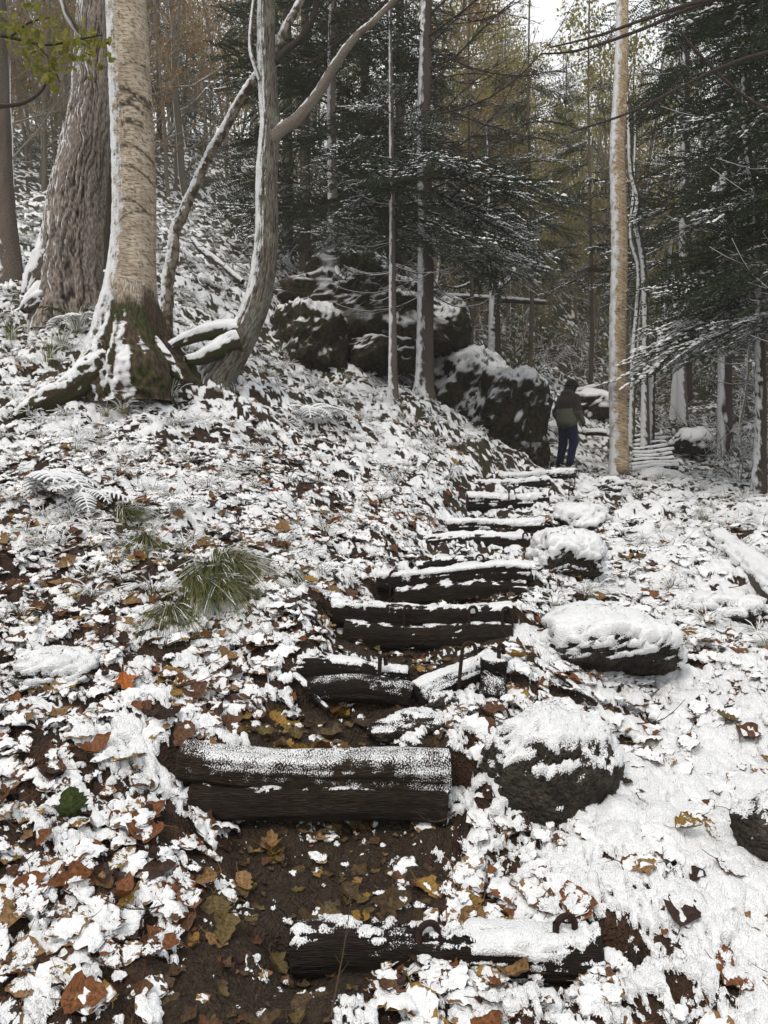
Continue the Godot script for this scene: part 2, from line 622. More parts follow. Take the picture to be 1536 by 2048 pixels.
func rooted(ctrl: Array, sink := 0.15) -> Array:       # the first point is moved onto the ground, and one put below it
	var p: Vector3 = ctrl[0][0]
	var y := gh(p.x, p.z)
	ctrl[0][0] = Vector3(p.x, minf(y + 0.02, p.y), p.z)
	ctrl.push_front([Vector3(p.x, minf(y, p.y) - sink, p.z), ctrl[0][1] * 1.1])
	return ctrl

func ridge(a: float, h: float, fa: float, fh: float) -> float:
	return n3.get_noise_3d(cos(a) * fa, sin(a) * fa, h * fh)

func wind_snow(lim: float, soft: float, depth: float, noise_f := 9.0, up := 0.0) -> Dictionary:
	return {"depth": depth, "edge": 0.24, "f": func(p, n, _a, _h):
		return n.dot(WIND) + up * maxf(n.y, 0.0) - lim + n3.get_noise_3d(p.x * noise_f, p.y * noise_f, p.z * noise_f) * soft + n3.get_noise_3d(p.x * 40.0, p.y * 40.0, p.z * 40.0) * soft * 0.6}

func top_snow(lim: float, soft: float, depth: float, f := 8.0, edge := 0.2) -> Dictionary:
	return {"depth": depth, "edge": edge, "f": func(p, n, _a, _h):
		return n.y - lim + n3.get_noise_3d(p.x * f, p.y * f, p.z * f) * soft + n3.get_noise_3d(p.x * 38.0, p.y * 38.0, p.z * 38.0) * soft * 0.55}

func snow_on(g: Dictionary, sn: Dictionary, off: Vector3, parent: Node, called := "snow") -> void:
	var f: Callable = sn.f
	var m := grid_mesh(g, M.snow_powder, null, func(p, n, a, h): return f.call(p + off, n, a, h), Vector2.ONE, sn.depth, sn.edge)
	if m != null: put(called, m, parent)

func trunk(parent: Node3D, ctrl: Array, called: String, matl: Material, sides: int, step: float, disp: Callable, tint: Callable, snow = null, uvs := Vector2(1, 1), up_ref := false) -> Dictionary:
	for q in ctrl: q[0] -= parent.position
	var g := tube_grid(ctrl, sides, step, disp, up_ref)
	var o := put(called, grid_mesh(g, matl, tint, null, uvs), parent)
	if snow != null:
		snow_on(g, snow, parent.position, o)
	g.node = o
	return g

const NODISP := "none"
func no_disp(_a, _h, _r): return 0.0

func plain_tint(c: Color, vary := 0.25) -> Callable:
	return func(p, _n, _a, _h):
		return c * (1.0 + vary * n3.get_noise_3d(p.x * 3.0, p.y * 1.5, p.z * 3.0))

func simple_tree(called: String, label: String, category: String, group: String, list: Array, col: Color, snow = null, sides := 20, step := 0.06, matl = null) -> Node3D:
	var ctrl := rooted(px_path(list))
	var t := thing(called, label, category, ctrl[1][0], group)
	var disp := func(a, h, r): return r * (0.10 * ridge(a, h, 1.3, 1.2) + 0.07 * ridge(a, h, 5.0, 6.0))
	trunk(t, ctrl, "trunk", M.bark_plain if matl == null else matl, sides, step, disp, plain_tint(col), snow, Vector2(1, 1))
	return t

func branch_tube(parent: Node3D, called: String, list: Array, col: Color, snow = null, sides := 10, step := 0.05, matl = null) -> void:
	var ctrl := px_path(list)
	var disp := func(a, h, r): return r * (0.16 * ridge(a, h, 1.3, 4.0) + 0.1 * ridge(a, h, 4.0, 20.0))
	trunk(parent, ctrl, called, M.bark_plain if matl == null else matl, sides, step, disp, plain_tint(col), snow)

# a dead branch: a curved limb with fine side twigs, as one mesh in its own axes (root at 0, runs along +X, up is +Y)
func dead_branch(r: RandomNumberGenerator, length: float, rad: float, sag: float, col: Color, snowy := 0.0) -> ArrayMesh:
	var b := MB.new()
	var s := MB.new()
	var pts := PackedVector3Array()
	var bend := r.randf_range(-0.3, 0.3)
	for k in 11:
		var t := k / 10.0
		pts.append(Vector3(t * length, -sag * length * sin(t * PI * 0.8) * 0.5 + 0.35 * sag * length * t * t + r.randf_range(-0.012, 0.012) * length * t, bend * length * t * t))
	b.tube(pts, rad, rad * 0.25, 5, col)
	for k in int(9 * length) + 4:
		var t := r.randf_range(0.2, 0.98)
		var p := pts[int(t * 10)].lerp(pts[mini(int(t * 10) + 1, 10)], fmod(t * 10, 1.0))
		var d := Vector3(r.randf_range(0.3, 1.0), r.randf_range(-0.5, 0.5), r.randf_range(-1.0, 1.0)).normalized()
		var tl := length * r.randf_range(0.12, 0.42) * (1.1 - t)
		var tp := PackedVector3Array([p])
		for q in 4:
			d = (d + Vector3(0.15, r.randf_range(-0.25, 0.3), r.randf_range(-0.3, 0.3))).normalized()
			tp.append(tp[-1] + d * tl * 0.25)
		b.tube(tp, rad * 0.32, rad * 0.1, 3, col * 1.1)
		for q in 2:
			var e := (d + Vector3(r.randf_range(-0.5, 0.5), r.randf_range(-0.7, 0.7), r.randf_range(-0.9, 0.9))).normalized()
			var sp := tp[r.randi_range(1, 3)]
			b.tube(PackedVector3Array([sp, sp + e * tl * 0.22, sp + e * tl * 0.4 + Vector3(0, 0.04 * tl, 0)]), rad * 0.16, rad * 0.07, 3, col * 1.15)
		if snowy > 0.0 and r.randf() < snowy:
			var sp2 := PackedVector3Array()
			for q in tp: sp2.append(q + Vector3(0, rad * 0.33, 0))
			s.tube(sp2, rad * 0.4, rad * 0.2, 3, Color.WHITE)
	if snowy > 0.0:
		var mp := PackedVector3Array()
		for q in pts: mp.append(q + Vector3(0, rad * 0.7, 0))
		s.tube(mp, rad * 0.75, rad * 0.3, 5, Color.WHITE)
	return s.surface(b.mesh(M.twig), M.snow)

# ---------------------------------------------------------------- conifer boughs: root at 0, runs along +X
func bough_mesh(r: RandomNumberGenerator, droop: float, snowy: float, dark := 1.0) -> ArrayMesh:
	var b := MB.new()
	var s := MB.new()
	var pts := PackedVector3Array()
	for k in 9:
		var t := k / 8.0
		pts.append(Vector3(t, -droop * t * t + 0.12 * droop * t * t * t, 0.05 * sin(t * 4.0 + r.randf())))
	b.tube(pts, 0.012, 0.003, 4, Color(0.05, 0.035, 0.022))
	var dirs := [Vector3.ZERO]
	var twigs := []
	for k in 26:
		var t := 0.12 + 0.86 * k / 26.0
		var p := pts[int(t * 8)].lerp(pts[mini(int(t * 8) + 1, 8)], fmod(t * 8, 1.0))
		var side := 1.0 if k % 2 == 0 else -1.0
		var ln := (0.42 * sin(PI * pow(0.12 + 0.80 * (1.0 - t), 0.8)) + 0.06) * r.randf_range(0.7, 1.2)
		var d := Vector3(0.75, r.randf_range(-0.25, 0.12) - droop * 0.3, side * r.randf_range(0.7, 1.1)).normalized()
		twigs.append([p, d, ln])
		if ln > 0.16:
			for q in 4:
				var u := 0.3 + 0.18 * q
				var e := (d + Vector3(0.5, r.randf_range(-0.45, 0.1), r.randf_range(-0.9, 0.9))).normalized()
				twigs.append([p + d * ln * u + Vector3(0, -droop * 0.25 * u * u * ln, 0), e, ln * r.randf_range(0.3, 0.5)])
	twigs.append([pts[7], Vector3(0.95, -droop * 0.5, 0.0).normalized(), 0.16])
	for tw in twigs:
		var p: Vector3 = tw[0]
		var d: Vector3 = tw[1]
		var ln: float = tw[2]
		var side := d.cross(Vector3.UP).normalized()
		var up := side.cross(d).normalized()
		var g := r.randf_range(0.7, 1.25) * dark
		var col := Color(0.064, 0.080, 0.050) * g
		var tip := Color(0.10, 0.122, 0.068) * g
		var n := maxi(3, int(ln / 0.028))
		for k in n:
			var t := (k + 0.3) / n
			var q := p + d * ln * t + Vector3(0, -0.18 * droop * ln * t * t, 0)
			var w := 0.034 * (1.0 - 0.35 * t) * r.randf_range(0.8, 1.2)
			for sg in [-1.0, 1.0]:
				var o: Vector3 = side * sg * r.randf_range(0.75, 1.1) + up * r.randf_range(-0.25, 0.5) + d * 0.8
				b.tri(q, q + d * 0.018, q + o.normalized() * w, col.lerp(tip, t))
			b.tri(q - side * 0.008, q + side * 0.008, q + (up + d * 0.9).normalized() * w * 0.8, col)
		if r.randf() < snowy and ln > 0.05:
			var m := maxi(2, int(ln / 0.05))
			for k in m:
				if r.randf() < 0.3: continue
				var t := (k + 0.5) / m
				var q := p + d * ln * t + Vector3(0, -0.18 * droop * ln * t * t + 0.006, 0)
				s.lump(q, d * 0.034, Vector3(0, r.randf_range(0.008, 0.018), 0), side * r.randf_range(0.010, 0.02), Color.WHITE)
	return s.surface(b.mesh(M.needles), M.snow)

var boughs := {}
func make_boughs() -> void:
	for kind in [["bare", 0.0, 0.25], ["dusted", 0.3, 0.3], ["snowy", 0.75, 0.35], ["hanging", 0.06, 0.75]]:
		boughs[kind[0]] = []
		for k in 4:
			boughs[kind[0]].append(bough_mesh(rng, kind[2] * rng.randf_range(0.8, 1.25), kind[1]))

func add_bough(t: Node3D, kind: String, at: Vector3, yaw: float, pitch: float, scale: float) -> void:
	var o := put("bough", boughs[kind][rng.randi() % 4], t)
	o.transform = Transform3D(Basis.from_euler(Vector3(0, yaw, 0)) * Basis.from_euler(Vector3(rng.randf_range(-0.25, 0.25), 0, pitch)) * Basis.from_scale(Vector3(scale, scale, scale * rng.randf_range(0.8, 1.1))), at - t.position)

# boughs round a trunk between two heights; yaw 0 points to +X, and a bias of yaw can be given as [centre, spread]
func conifer_crown(t: Node3D, path: Callable, y0: float, y1: float, n: int, l0: float, l1: float, kinds: Array, yaw := [0.0, PI]) -> void:
	for k in n:
		var u := (k + rng.randf()) / n
		var y := lerpf(y0, y1, u)
		var p: Vector3 = path.call(y)
		var a: float = yaw[0] + rng.randf_range(-1, 1) * yaw[1]
		add_bough(t, kinds[rng.randi() % kinds.size()], p, a, rng.randf_range(-0.12, 0.16), lerpf(l0, l1, u) * rng.randf_range(0.75, 1.2))

# ---------------------------------------------------------------- bare broadleaf trees of the background
var leaf_quad: ArrayMesh
func make_leaf_quad() -> void:
	var b := MB.new()
	b.tri(Vector3(0, 0, 0), Vector3(0.32, 0.08, 0.5), Vector3(0, 0, 1), Color.WHITE)
	b.tri(Vector3(0, 0, 0), Vector3(0, 0, 1), Vector3(-0.32, 0.08, 0.5), Color.WHITE)
	for k in 6: b.uv.append(Vector2(0.5 + b.v[k].x, b.v[k].z))
	leaf_quad = b.mesh(M.leaf)

func rand_basis(r: RandomNumberGenerator, s: float) -> Basis:
	return Basis.from_euler(Vector3(r.randf_range(-PI, PI), r.randf_range(-PI, PI), r.randf_range(-PI, PI))).scaled(Vector3(s, s, s))

func bare_tree(called: String, hgt: float, rad: float, lean: float, first: float, n1: int, spread: float, leafcols: Array, nleaf: int, col: Color, snow: float) -> Node3D:
	var t := Node3D.new()
	t.name = called
	var tb := MB.new()
	var b := MB.new()
	var sn := MB.new()
	var pts := PackedVector3Array()
	var off := Vector3.ZERO
	var ld := Vector3(rng.randf_range(-1, 1), 0, rng.randf_range(-1, 1)) * lean
	for k in 13:
		var u := k / 12.0
		off += Vector3(rng.randf_range(-1, 1), 0, rng.randf_range(-1, 1)) * hgt * 0.008 + ld * hgt * 0.09 * (0.4 + u)
		pts.append(Vector3(off.x, u * hgt - 0.2, off.z))
	tb.tube(pts, rad, rad * 0.15, 9, col)
	var sp := PackedVector3Array()
	for k in 13: sp.append(pts[k] + Vector3(-0.78, 0, 0.05) * rad * lerpf(1, 0.15, k / 12.0))
	if snow > 0: sn.tube(sp, rad * 0.42, rad * 0.08, 6, Color.WHITE)
	var ends := []
	for k in n1:
		var u := lerpf(first, 0.98, (k + rng.randf()) / n1)
		var p := pts[int(u * 12)].lerp(pts[mini(int(u * 12) + 1, 12)], fmod(u * 12, 1.0))
		var a := rng.randf() * TAU
		var d := Vector3(cos(a), rng.randf_range(0.35, 1.1), sin(a)).normalized()
		var ln := spread * (1.15 - 0.75 * u) * rng.randf_range(0.6, 1.2)
		var r0 := rad * 0.38 * (1.1 - 0.8 * u)
		var bp := PackedVector3Array([p])
		for q in 5:
			d = (d + Vector3(rng.randf_range(-0.28, 0.28), rng.randf_range(-0.12, 0.25), rng.randf_range(-0.28, 0.28))).normalized()
			bp.append(bp[-1] + d * ln * 0.2)
		b.tube(bp, r0, r0 * 0.3, 4, col)
		if snow > 0:
			var bs := PackedVector3Array()
			for q in bp: bs.append(q + Vector3(-0.2, 0.6, 0.2) * r0)
			if rng.randf() < snow * 0.7: sn.tube(bs, r0 * 0.5, r0 * 0.15, 4, Color.WHITE)
		for q in 6:
			var w := rng.randf_range(0.25, 1.0)
			var p2 := bp[int(w * 4.99)].lerp(bp[int(w * 4.99) + 1], 0.5)
			var d2 := (d + Vector3(rng.randf_range(-1, 1), rng.randf_range(-0.5, 0.9), rng.randf_range(-1, 1))).normalized()
			var l2 := ln * 0.45 * rng.randf_range(0.5, 1.1)
			var bp2 := PackedVector3Array([p2])
			for z in 3:
				d2 = (d2 + Vector3(rng.randf_range(-0.3, 0.3), rng.randf_range(-0.2, 0.3), rng.randf_range(-0.3, 0.3))).normalized()
				bp2.append(bp2[-1] + d2 * l2 * 0.33)
			b.tube(bp2, r0 * 0.32, r0 * 0.12, 3, col)
			for z in 4:
				var p3 := bp2[rng.randi_range(1, 3)]
				var d3 := (d2 + Vector3(rng.randf_range(-1, 1), rng.randf_range(-0.6, 0.8), rng.randf_range(-1, 1))).normalized()
				var e := p3 + d3 * l2 * 0.4
				b.tube(PackedVector3Array([p3, p3.lerp(e, 0.5) + Vector3(0, 0.02, 0), e]), maxf(r0 * 0.14, 0.004), 0.003, 3, col * 1.1)
				ends.append(e)
				ends.append(p3)
	put("trunk", tb.mesh(M.bark_plain), t)
	put("crown", b.mesh(M.twig), t, "stuff")
	if sn.v.size(): put("snow", sn.mesh(M.snow), t)
	if nleaf > 0:
		var xf := []
		var cs := []
		for k in nleaf:
			var p: Vector3 = ends[rng.randi() % ends.size()] + Vector3(rng.randf_range(-1, 1), rng.randf_range(-1, 0.6), rng.randf_range(-1, 1)) * 0.22
			xf.append(Transform3D(rand_basis(rng, rng.randf_range(0.08, 0.16)), p))
			cs.append(leafcols[rng.randi() % leafcols.size()] * rng.randf_range(0.6, 1.25))
		multi("leaves", leaf_quad, xf, cs, t)
	return t

func shrub(n: int, hgt: float, col: Color, snowy: float, leafcols: Array, nleaf: int) -> Node3D:
	var t := Node3D.new()
	var b := MB.new()
	var s := MB.new()
	var ends := []
	for k in n:
		var a := rng.randf() * TAU
		var d := Vector3(cos(a) * rng.randf_range(0.2, 1.1), rng.randf_range(0.5, 1.2), sin(a) * rng.randf_range(0.2, 1.1)).normalized()
		var pts := PackedVector3Array([Vector3(cos(a), 0, sin(a)) * 0.08])
		var ln := hgt * rng.randf_range(0.6, 1.2)
		for q in 6:
			d = (d + Vector3(rng.randf_range(-0.25, 0.25), rng.randf_range(-0.28, 0.12), rng.randf_range(-0.25, 0.25))).normalized()
			pts.append(pts[-1] + d * ln / 6.0)
		b.tube(pts, 0.012, 0.004, 4, col)
		for q in 9:
			var p := pts[rng.randi_range(2, 6)]
			var e := (d + Vector3(rng.randf_range(-1, 1), rng.randf_range(-0.6, 0.9), rng.randf_range(-1, 1))).normalized() * ln * rng.randf_range(0.12, 0.35)
			b.tube(PackedVector3Array([p, p + e * 0.5 + Vector3(0, 0.02, 0), p + e]), 0.006, 0.003, 3, col * 1.2)
			ends.append(p + e)
			if rng.randf() < snowy:
				s.tube(PackedVector3Array([p + Vector3(0, 0.008, 0), p + e * 0.5 + Vector3(0, 0.03, 0), p + e + Vector3(0, 0.008, 0)]), 0.008, 0.005, 4, Color.WHITE)
		if rng.randf() < snowy:
			var sp := PackedVector3Array()
			for q in pts: sp.append(q + Vector3(-0.004, 0.012, 0.002))
			s.tube(sp, 0.010, 0.006, 4, Color.WHITE)
	put("stems", b.mesh(M.twig), t, "stuff")
	if s.v.size(): put("snow", s.mesh(M.snow), t)
	if nleaf:
		var xf := []
		var cs := []
		for k in nleaf:
			xf.append(Transform3D(rand_basis(rng, rng.randf_range(0.05, 0.1)), ends[rng.randi() % ends.size()] + Vector3(rng.randf_range(-1, 1), rng.randf_range(-1, 1), rng.randf_range(-1, 1)) * 0.05))
			cs.append(leafcols[rng.randi() % leafcols.size()] * rng.randf_range(0.7, 1.2))
		multi("leaves", leaf_quad, xf, cs, t)
	return t

# ---------------------------------------------------------------- fallen leaves: one leaf is 1 long, lies in XZ, up is +Y
func leaf_mesh(r: RandomNumberGenerator, snow: float, curl: float, fold: float, lobes := 0.0) -> ArrayMesh:
	var n1 := noise(2.6, FastNoiseLite.TYPE_SIMPLEX_SMOOTH, 2, r.randi())
	var shape := func(t: float, s: float) -> Vector3:
		var w := 0.33 * pow(sin(PI * pow(clampf(t, 0.0, 1.0), 0.72)), 0.75) * (1.0 + 0.06 * sin(t * 75.0) + 0.5 * n1.get_noise_2d(t * 1.6 + 9.0, signf(s) * 3.0)) + 0.004
		if lobes > 0: w *= 1.0 - lobes * absf(sin(t * PI * 2.5 + 0.4))
		var h := curl * pow(t - 0.5, 2) * 2.2 + fold * absf(s) * w * 1.2 + curl * 0.5 * s * s * w + n1.get_noise_2d(s * w, t) * 0.07
		return Vector3(s * w, h, t - 0.5)
	var grids := []
	for q in [[9, 15], [11, 16]]:
		var C: int = q[0]
		var R: int = q[1]
		var g := {"C": C, "R": R, "wrap": false, "flip": 1.0}
		var pos := PackedVector3Array()
		var A := PackedFloat32Array()
		var H := PackedFloat32Array()
		for i in C: A.append((i / (C - 1.0)) * TAU)
		for j in R:
			H.append(j / (R - 1.0))
			for i in C: pos.append(shape.call(H[j], i / (C - 1.0) * 2.0 - 1.0))
		g.P = pos
		g.A = A
		g.H = H
		normals(g)
		if g.N[C * R / 2].y < 0:
			g.flip = -1.0
			normals(g)
		grids.append(g)
	var white := func(_p, _n, _a, _h): return Color.WHITE
	var m := grid_mesh(grids[0], M.leaf, white)
	var base: Vector3 = shape.call(0.0, 0.0)
	var sk := MB.new()
	sk.tube(PackedVector3Array([base + Vector3(0, 0.0, 0.06), base + Vector3(0.02, 0.03, -0.15), base + Vector3(r.randf_range(-0.12, 0.12), r.randf_range(0.0, 0.14), -0.36)]), 0.014, 0.009, 3, Color.WHITE)
	var both := SurfaceTool.new()
	both.append_from(m, 0, Transform3D())
	both.append_from(sk.mesh(M.leaf), 0, Transform3D())
	m = both.commit()
	m.surface_set_material(0, M.leaf)
	if snow > 0.0:
		var n2 := noise(3.2, FastNoiseLite.TYPE_SIMPLEX_SMOOTH, 3, r.randi())
		var th := func(p, _n, a, h):
			var e: float = absf(a / TAU * 2.0 - 1.0)
			return snow - 0.55 * pow(e, 3) - 0.5 * pow(absf(h - 0.5) * 2.0, 4) + n2.get_noise_2d(p.x, p.z) * 0.8 + n2.get_noise_2d(p.x * 3.0 + 4.0, p.z * 3.0) * 0.25
		var sm := grid_mesh(grids[1], M.snow_powder, null, th, Vector2.ONE, 0.07, 0.2, 0.012) if snow < 0.2 else grid_mesh(grids[1], M.snow, null, th, Vector2.ONE, 0.11, -0.35)
		if sm != null:
			m.add_surface_from_arrays(Mesh.PRIMITIVE_TRIANGLES, sm.surface_get_arrays(0))
			m.surface_set_material(m.get_surface_count() - 1, M.snow_powder if snow < 0.2 else M.snow)
	return m

func ground_basis(x: float, z: float, tilt: float, s: float) -> Basis:
	var e := 0.06
	var n := Vector3(gh(x - e, z) - gh(x + e, z), 2 * e, gh(x, z - e) - gh(x, z + e)).normalized()
	n = (n + Vector3(rng.randf_range(-1, 1), 0, rng.randf_range(-1, 1)) * tilt).normalized()
	var f := Vector3(rng.randf_range(-1, 1), 0, rng.randf_range(-1, 1) + 0.01).normalized()
	var rt := n.cross(f).normalized()
	return Basis(rt, n, rt.cross(n)).scaled_local(Vector3(s * rng.randf_range(0.8, 1.15), s, s))

func make_leaves() -> void:
	var kinds := {"bare": [], "dusted": [], "caked": [], "covered": []}
	for k in 7: kinds.bare.append(leaf_mesh(rng, 0.0, rng.randf_range(-0.35, 0.7), rng.randf_range(-0.2, 0.55), 0.0 if k < 3 else rng.randf_range(0.15, 0.5)))
	for k in 5: kinds.dusted.append(leaf_mesh(rng, 0.12, rng.randf_range(-0.15, 0.35), rng.randf_range(-0.1, 0.3)))
	for k in 6: kinds.caked.append(leaf_mesh(rng, 0.36, rng.randf_range(-0.25, 0.3), rng.randf_range(-0.15, 0.3)))
	for k in 6: kinds.covered.append(leaf_mesh(rng, 0.62, rng.randf_range(-0.25, 0.2), rng.randf_range(-0.15, 0.15)))
	var near := []
	var spots := []
	for tries in 26000:
		var r := sqrt(rng.randf_range(1.7 * 1.7, 15.0 * 15.0)) if tries % 2 == 0 else lerpf(1.7, 8.0, pow(rng.randf(), 0.75))
		var a := rng.randf_range(-0.60, 0.60)
		var x := r * sin(a)
		var z := -r * cos(a)
		var s := -z
		var side := x - path_x(s)
		var w := bare_w(x, s)
		var dens := lerpf(0.74, 0.40 + 0.16 * smoothstep(3.0, 3.8, s), smoothstep(0.0, 0.9, side))
		if w > 0.5: dens = 0.9 if s < 4.2 else 0.25
		dens *= 0.75 + 0.7 * n_big.get_noise_2d(x * 1.4, z * 1.4)
		if s > 9.0: dens *= 0.6
		if rng.randf() > dens: continue
		var size := rng.randf_range(0.06, 0.15) if rng.randf() < 0.7 else rng.randf_range(0.03, 0.07)
		if w > 0.5: size *= rng.randf_range(0.22, 0.6) if rng.randf() < 0.72 else 0.9
		var kind := "caked"
		var u := rng.randf()
		if w > 0.5:
			kind = "bare" if u < 0.76 else ("dusted" if u < 0.84 else "caked")
		elif side > 0.3:
			kind = "bare" if u < 0.13 else ("dusted" if u < 0.32 else ("caked" if u < 0.62 else "covered"))
		else:
			kind = "bare" if u < 0.2 else ("dusted" if u < 0.5 else ("caked" if u < 0.84 else "covered"))
		var col: String = ["brown", "brown", "rust", "tan", "dark", "dark", "brown", "tan", "rust", "yellow"][rng.randi() % 10]
		if w > 0.5: col = ["brown", "olive", "mud", "olive", "dark", "olive", "tan", "mud", "yellow", "mud"][rng.randi() % 10]
		var tilt := 0.05 if w > 0.5 else rng.randf_range(0.05, 0.5)
		var lift := 0.004 if w > 0.5 else rng.randf_range(0.01, 0.042)
		var b := ground_basis(x, z, tilt, size)
		var xf := Transform3D(b, Vector3(x, soil_h(x, z) + lift, z))
		spots.append([size / r, kind, col, xf, w, side, s])
	spots.sort_custom(func(p, q): return p[0] > q[0])
	var bucket := {}
	for k in spots.size():
		var q = spots[k]
		var mesh_list: Array = kinds[q[1]]
		var v := k % mesh_list.size()
		if k < 290:
			var state: String = {"bare": "bare", "dusted": "snow dusted", "caked": "half snow covered", "covered": "thickly snow covered"}[q[1]]
			var where := ""
			var px: float = 768.0 + q[3].origin.x / q[6] * F
			var sz: float = q[3].basis.z.length()
			if q[4] > 0.5:
				where = "on mud before the lowest log" if q[6] < 2.4 else "on mud behind the lowest log" if q[6] < 2.7 else "on mud under the double log" if q[6] < 3.1 else "on mud above the double log"
				where += ", left half" if px < 560 else ", right half"
			elif q[5] < 0 or px < 600:
				where = "left of the lowest log" if q[6] < 2.4 else "left of the mud" if q[6] < 2.8 else "left of the double log" if q[6] < 3.3 else "below the grass tuft"
				where += ", at the picture edge" if px < 110 else ", farther out" if px < 240 else ", nearer the steps"
			else:
				where = "right of the lowest log" if q[6] < 2.6 else "below the round boulder" if q[6] < 3.0 else "beside the round boulder" if q[6] < 3.5 else "above the round boulder"
				where += ", at the picture edge" if px > 1400 else ", farther out" if px > 1230 else ", nearer the steps"
			var lab := "%s %s %s leaf %s" % ["large" if sz > 0.12 else "medium" if sz > 0.09 else "small", state, {"dark": "dark brown", "rust": "rust red", "olive": "olive yellow", "mud": "mud brown"}.get(q[2], q[2]), where]
			var o := put("fallen_leaf", mesh_list[v])
			o.transform = q[3]
			o.set_surface_override_material(0, M["leaf_" + q[2]])
			tag(o, lab, "leaf", lab.replace("leaf", "leaves"))
		else:
			var key := "%s%d%s" % [q[1], v, q[2]]
			if not bucket.has(key):
				var lm: ArrayMesh = mesh_list[v].duplicate()
				lm.surface_set_material(0, M["leaf_" + q[2]])
				bucket[key] = [lm, []]
			bucket[key][1].append(q[3])
	var litter := thing("leaf_litter", "countless smaller snowy fallen leaves littering both sides of the trail", "leaf litter")
	litter.set_meta("kind", "stuff")
	for key in bucket: multi("leaves", bucket[key][0], bucket[key][1], [], litter)

func one_leaf(label: String, colour: String, mesh: ArrayMesh, px: float, d: float, size: float, rot: Vector3, lift: float) -> void:
	var o := put("fallen_leaf", mesh)
	var p := G(px, d)
	p.y = soil_h(p.x, p.z) + lift
	o.transform = Transform3D(Basis.from_euler(rot).scaled(Vector3(size, size, size)), p)
	o.set_surface_override_material(0, M["leaf_" + colour])
	tag(o, label, "leaf")

# ---------------------------------------------------------------- grass, ferns and twigs
func tuft_mesh(n: int, hgt: float, cols: Array, snowy: float, flop: float, bias := Vector3.ZERO) -> ArrayMesh:
	var b := MB.new()
	var s := MB.new()
	for k in n:
		var a := rng.randf() * TAU
		var out := Vector3(cos(a), 0, sin(a))
		var p := out * rng.randf_range(0, 0.12) * hgt * 2.0
		out = (out + bias).normalized()
		var ln := hgt * rng.randf_range(0.35, 1.3)
		var fl := flop * rng.randf_range(0.5, 1.35)
		var col: Color = cols[rng.randi() % cols.size()] * rng.randf_range(0.7, 1.3)
		var side := out.cross(Vector3.UP) * 0.0024
		var prev := p
		var snow := rng.randf() < snowy
		for q in 5:
			var t := (q + 1) / 5.0
			var nx := p + out * ln * fl * t * t * 0.9 + Vector3(0, ln * (t - fl * 0.75 * t * t), 0)
			var w := 1.0 - t * 0.8
			b.tri(prev - side, prev + side, nx + side * w, col)
			b.tri(prev - side, nx + side * w, nx - side * w, col)
			if snow and q >= 1 and q < 4 and rng.randf() < 0.8:
				s.tube(PackedVector3Array([prev + Vector3(0, 0.002, 0), nx + Vector3(0, 0.002, 0)]), 0.0035, 0.0025, 4, Color.WHITE)
			prev = nx
	return s.surface(b.mesh(M.grass), M.snow)

func frond(length: float, arch: float, snowy: bool) -> ArrayMesh:
	var b := MB.new()
	var s := MB.new()
	var pts := PackedVector3Array()
	for k in 15:
		var t := k / 14.0
		pts.append(Vector3(t * length, arch * length * (t - t * t * 1.05) * 1.6, 0))
	b.tube(pts, 0.005, 0.002, 4, Color(0.12, 0.08, 0.03))
	for k in range(1, 15):
		var t := k / 14.0
		var ln := length * 0.22 * sin(PI * pow(1.0 - t, 0.7) * 0.9 + 0.15)
		for sg in [-1.0, 1.0]:
			var d := Vector3(0.35, -0.28, sg).normalized()
			var e: Vector3 = pts[k] + d * ln
			var wd := Vector3(length * 0.026, 0, 0)
			b.tri(pts[k] - wd, pts[k] + wd, e, Color(0.05, 0.08, 0.02))
			if snowy: s.tube(PackedVector3Array([pts[k] + Vector3(0, 0.006, 0), pts[k].lerp(e, 0.5) + Vector3(0, 0.012, 0), e]), 0.013, 0.005, 4, Color.WHITE)
	if snowy:
		var sp := PackedVector3Array()
		for q in pts: sp.append(q + Vector3(0, 0.01, 0))
		s.tube(sp, 0.016, 0.006, 5, Color.WHITE)
	return s.surface(b.mesh(M.grass), M.snow)

func fern(label: String, px: float, d: float, fr: Array, n: int, scale: float, yaw0: float, spread: float) -> void:
	var p := G(px, d, 0.02)
	var t := thing("fern", label, "fern", p)
	for k in n:
		var o := put("frond", fr[k % fr.size()], t)
		o.transform = Transform3D(Basis.from_euler(Vector3(0, yaw0 + spread * (k - (n - 1) * 0.5) / n + rng.randf_range(-0.1, 0.1), rng.randf_range(-0.1, 0.35))).scaled(Vector3.ONE * scale * rng.randf_range(0.8, 1.15)), Vector3(0, 0.02, 0))

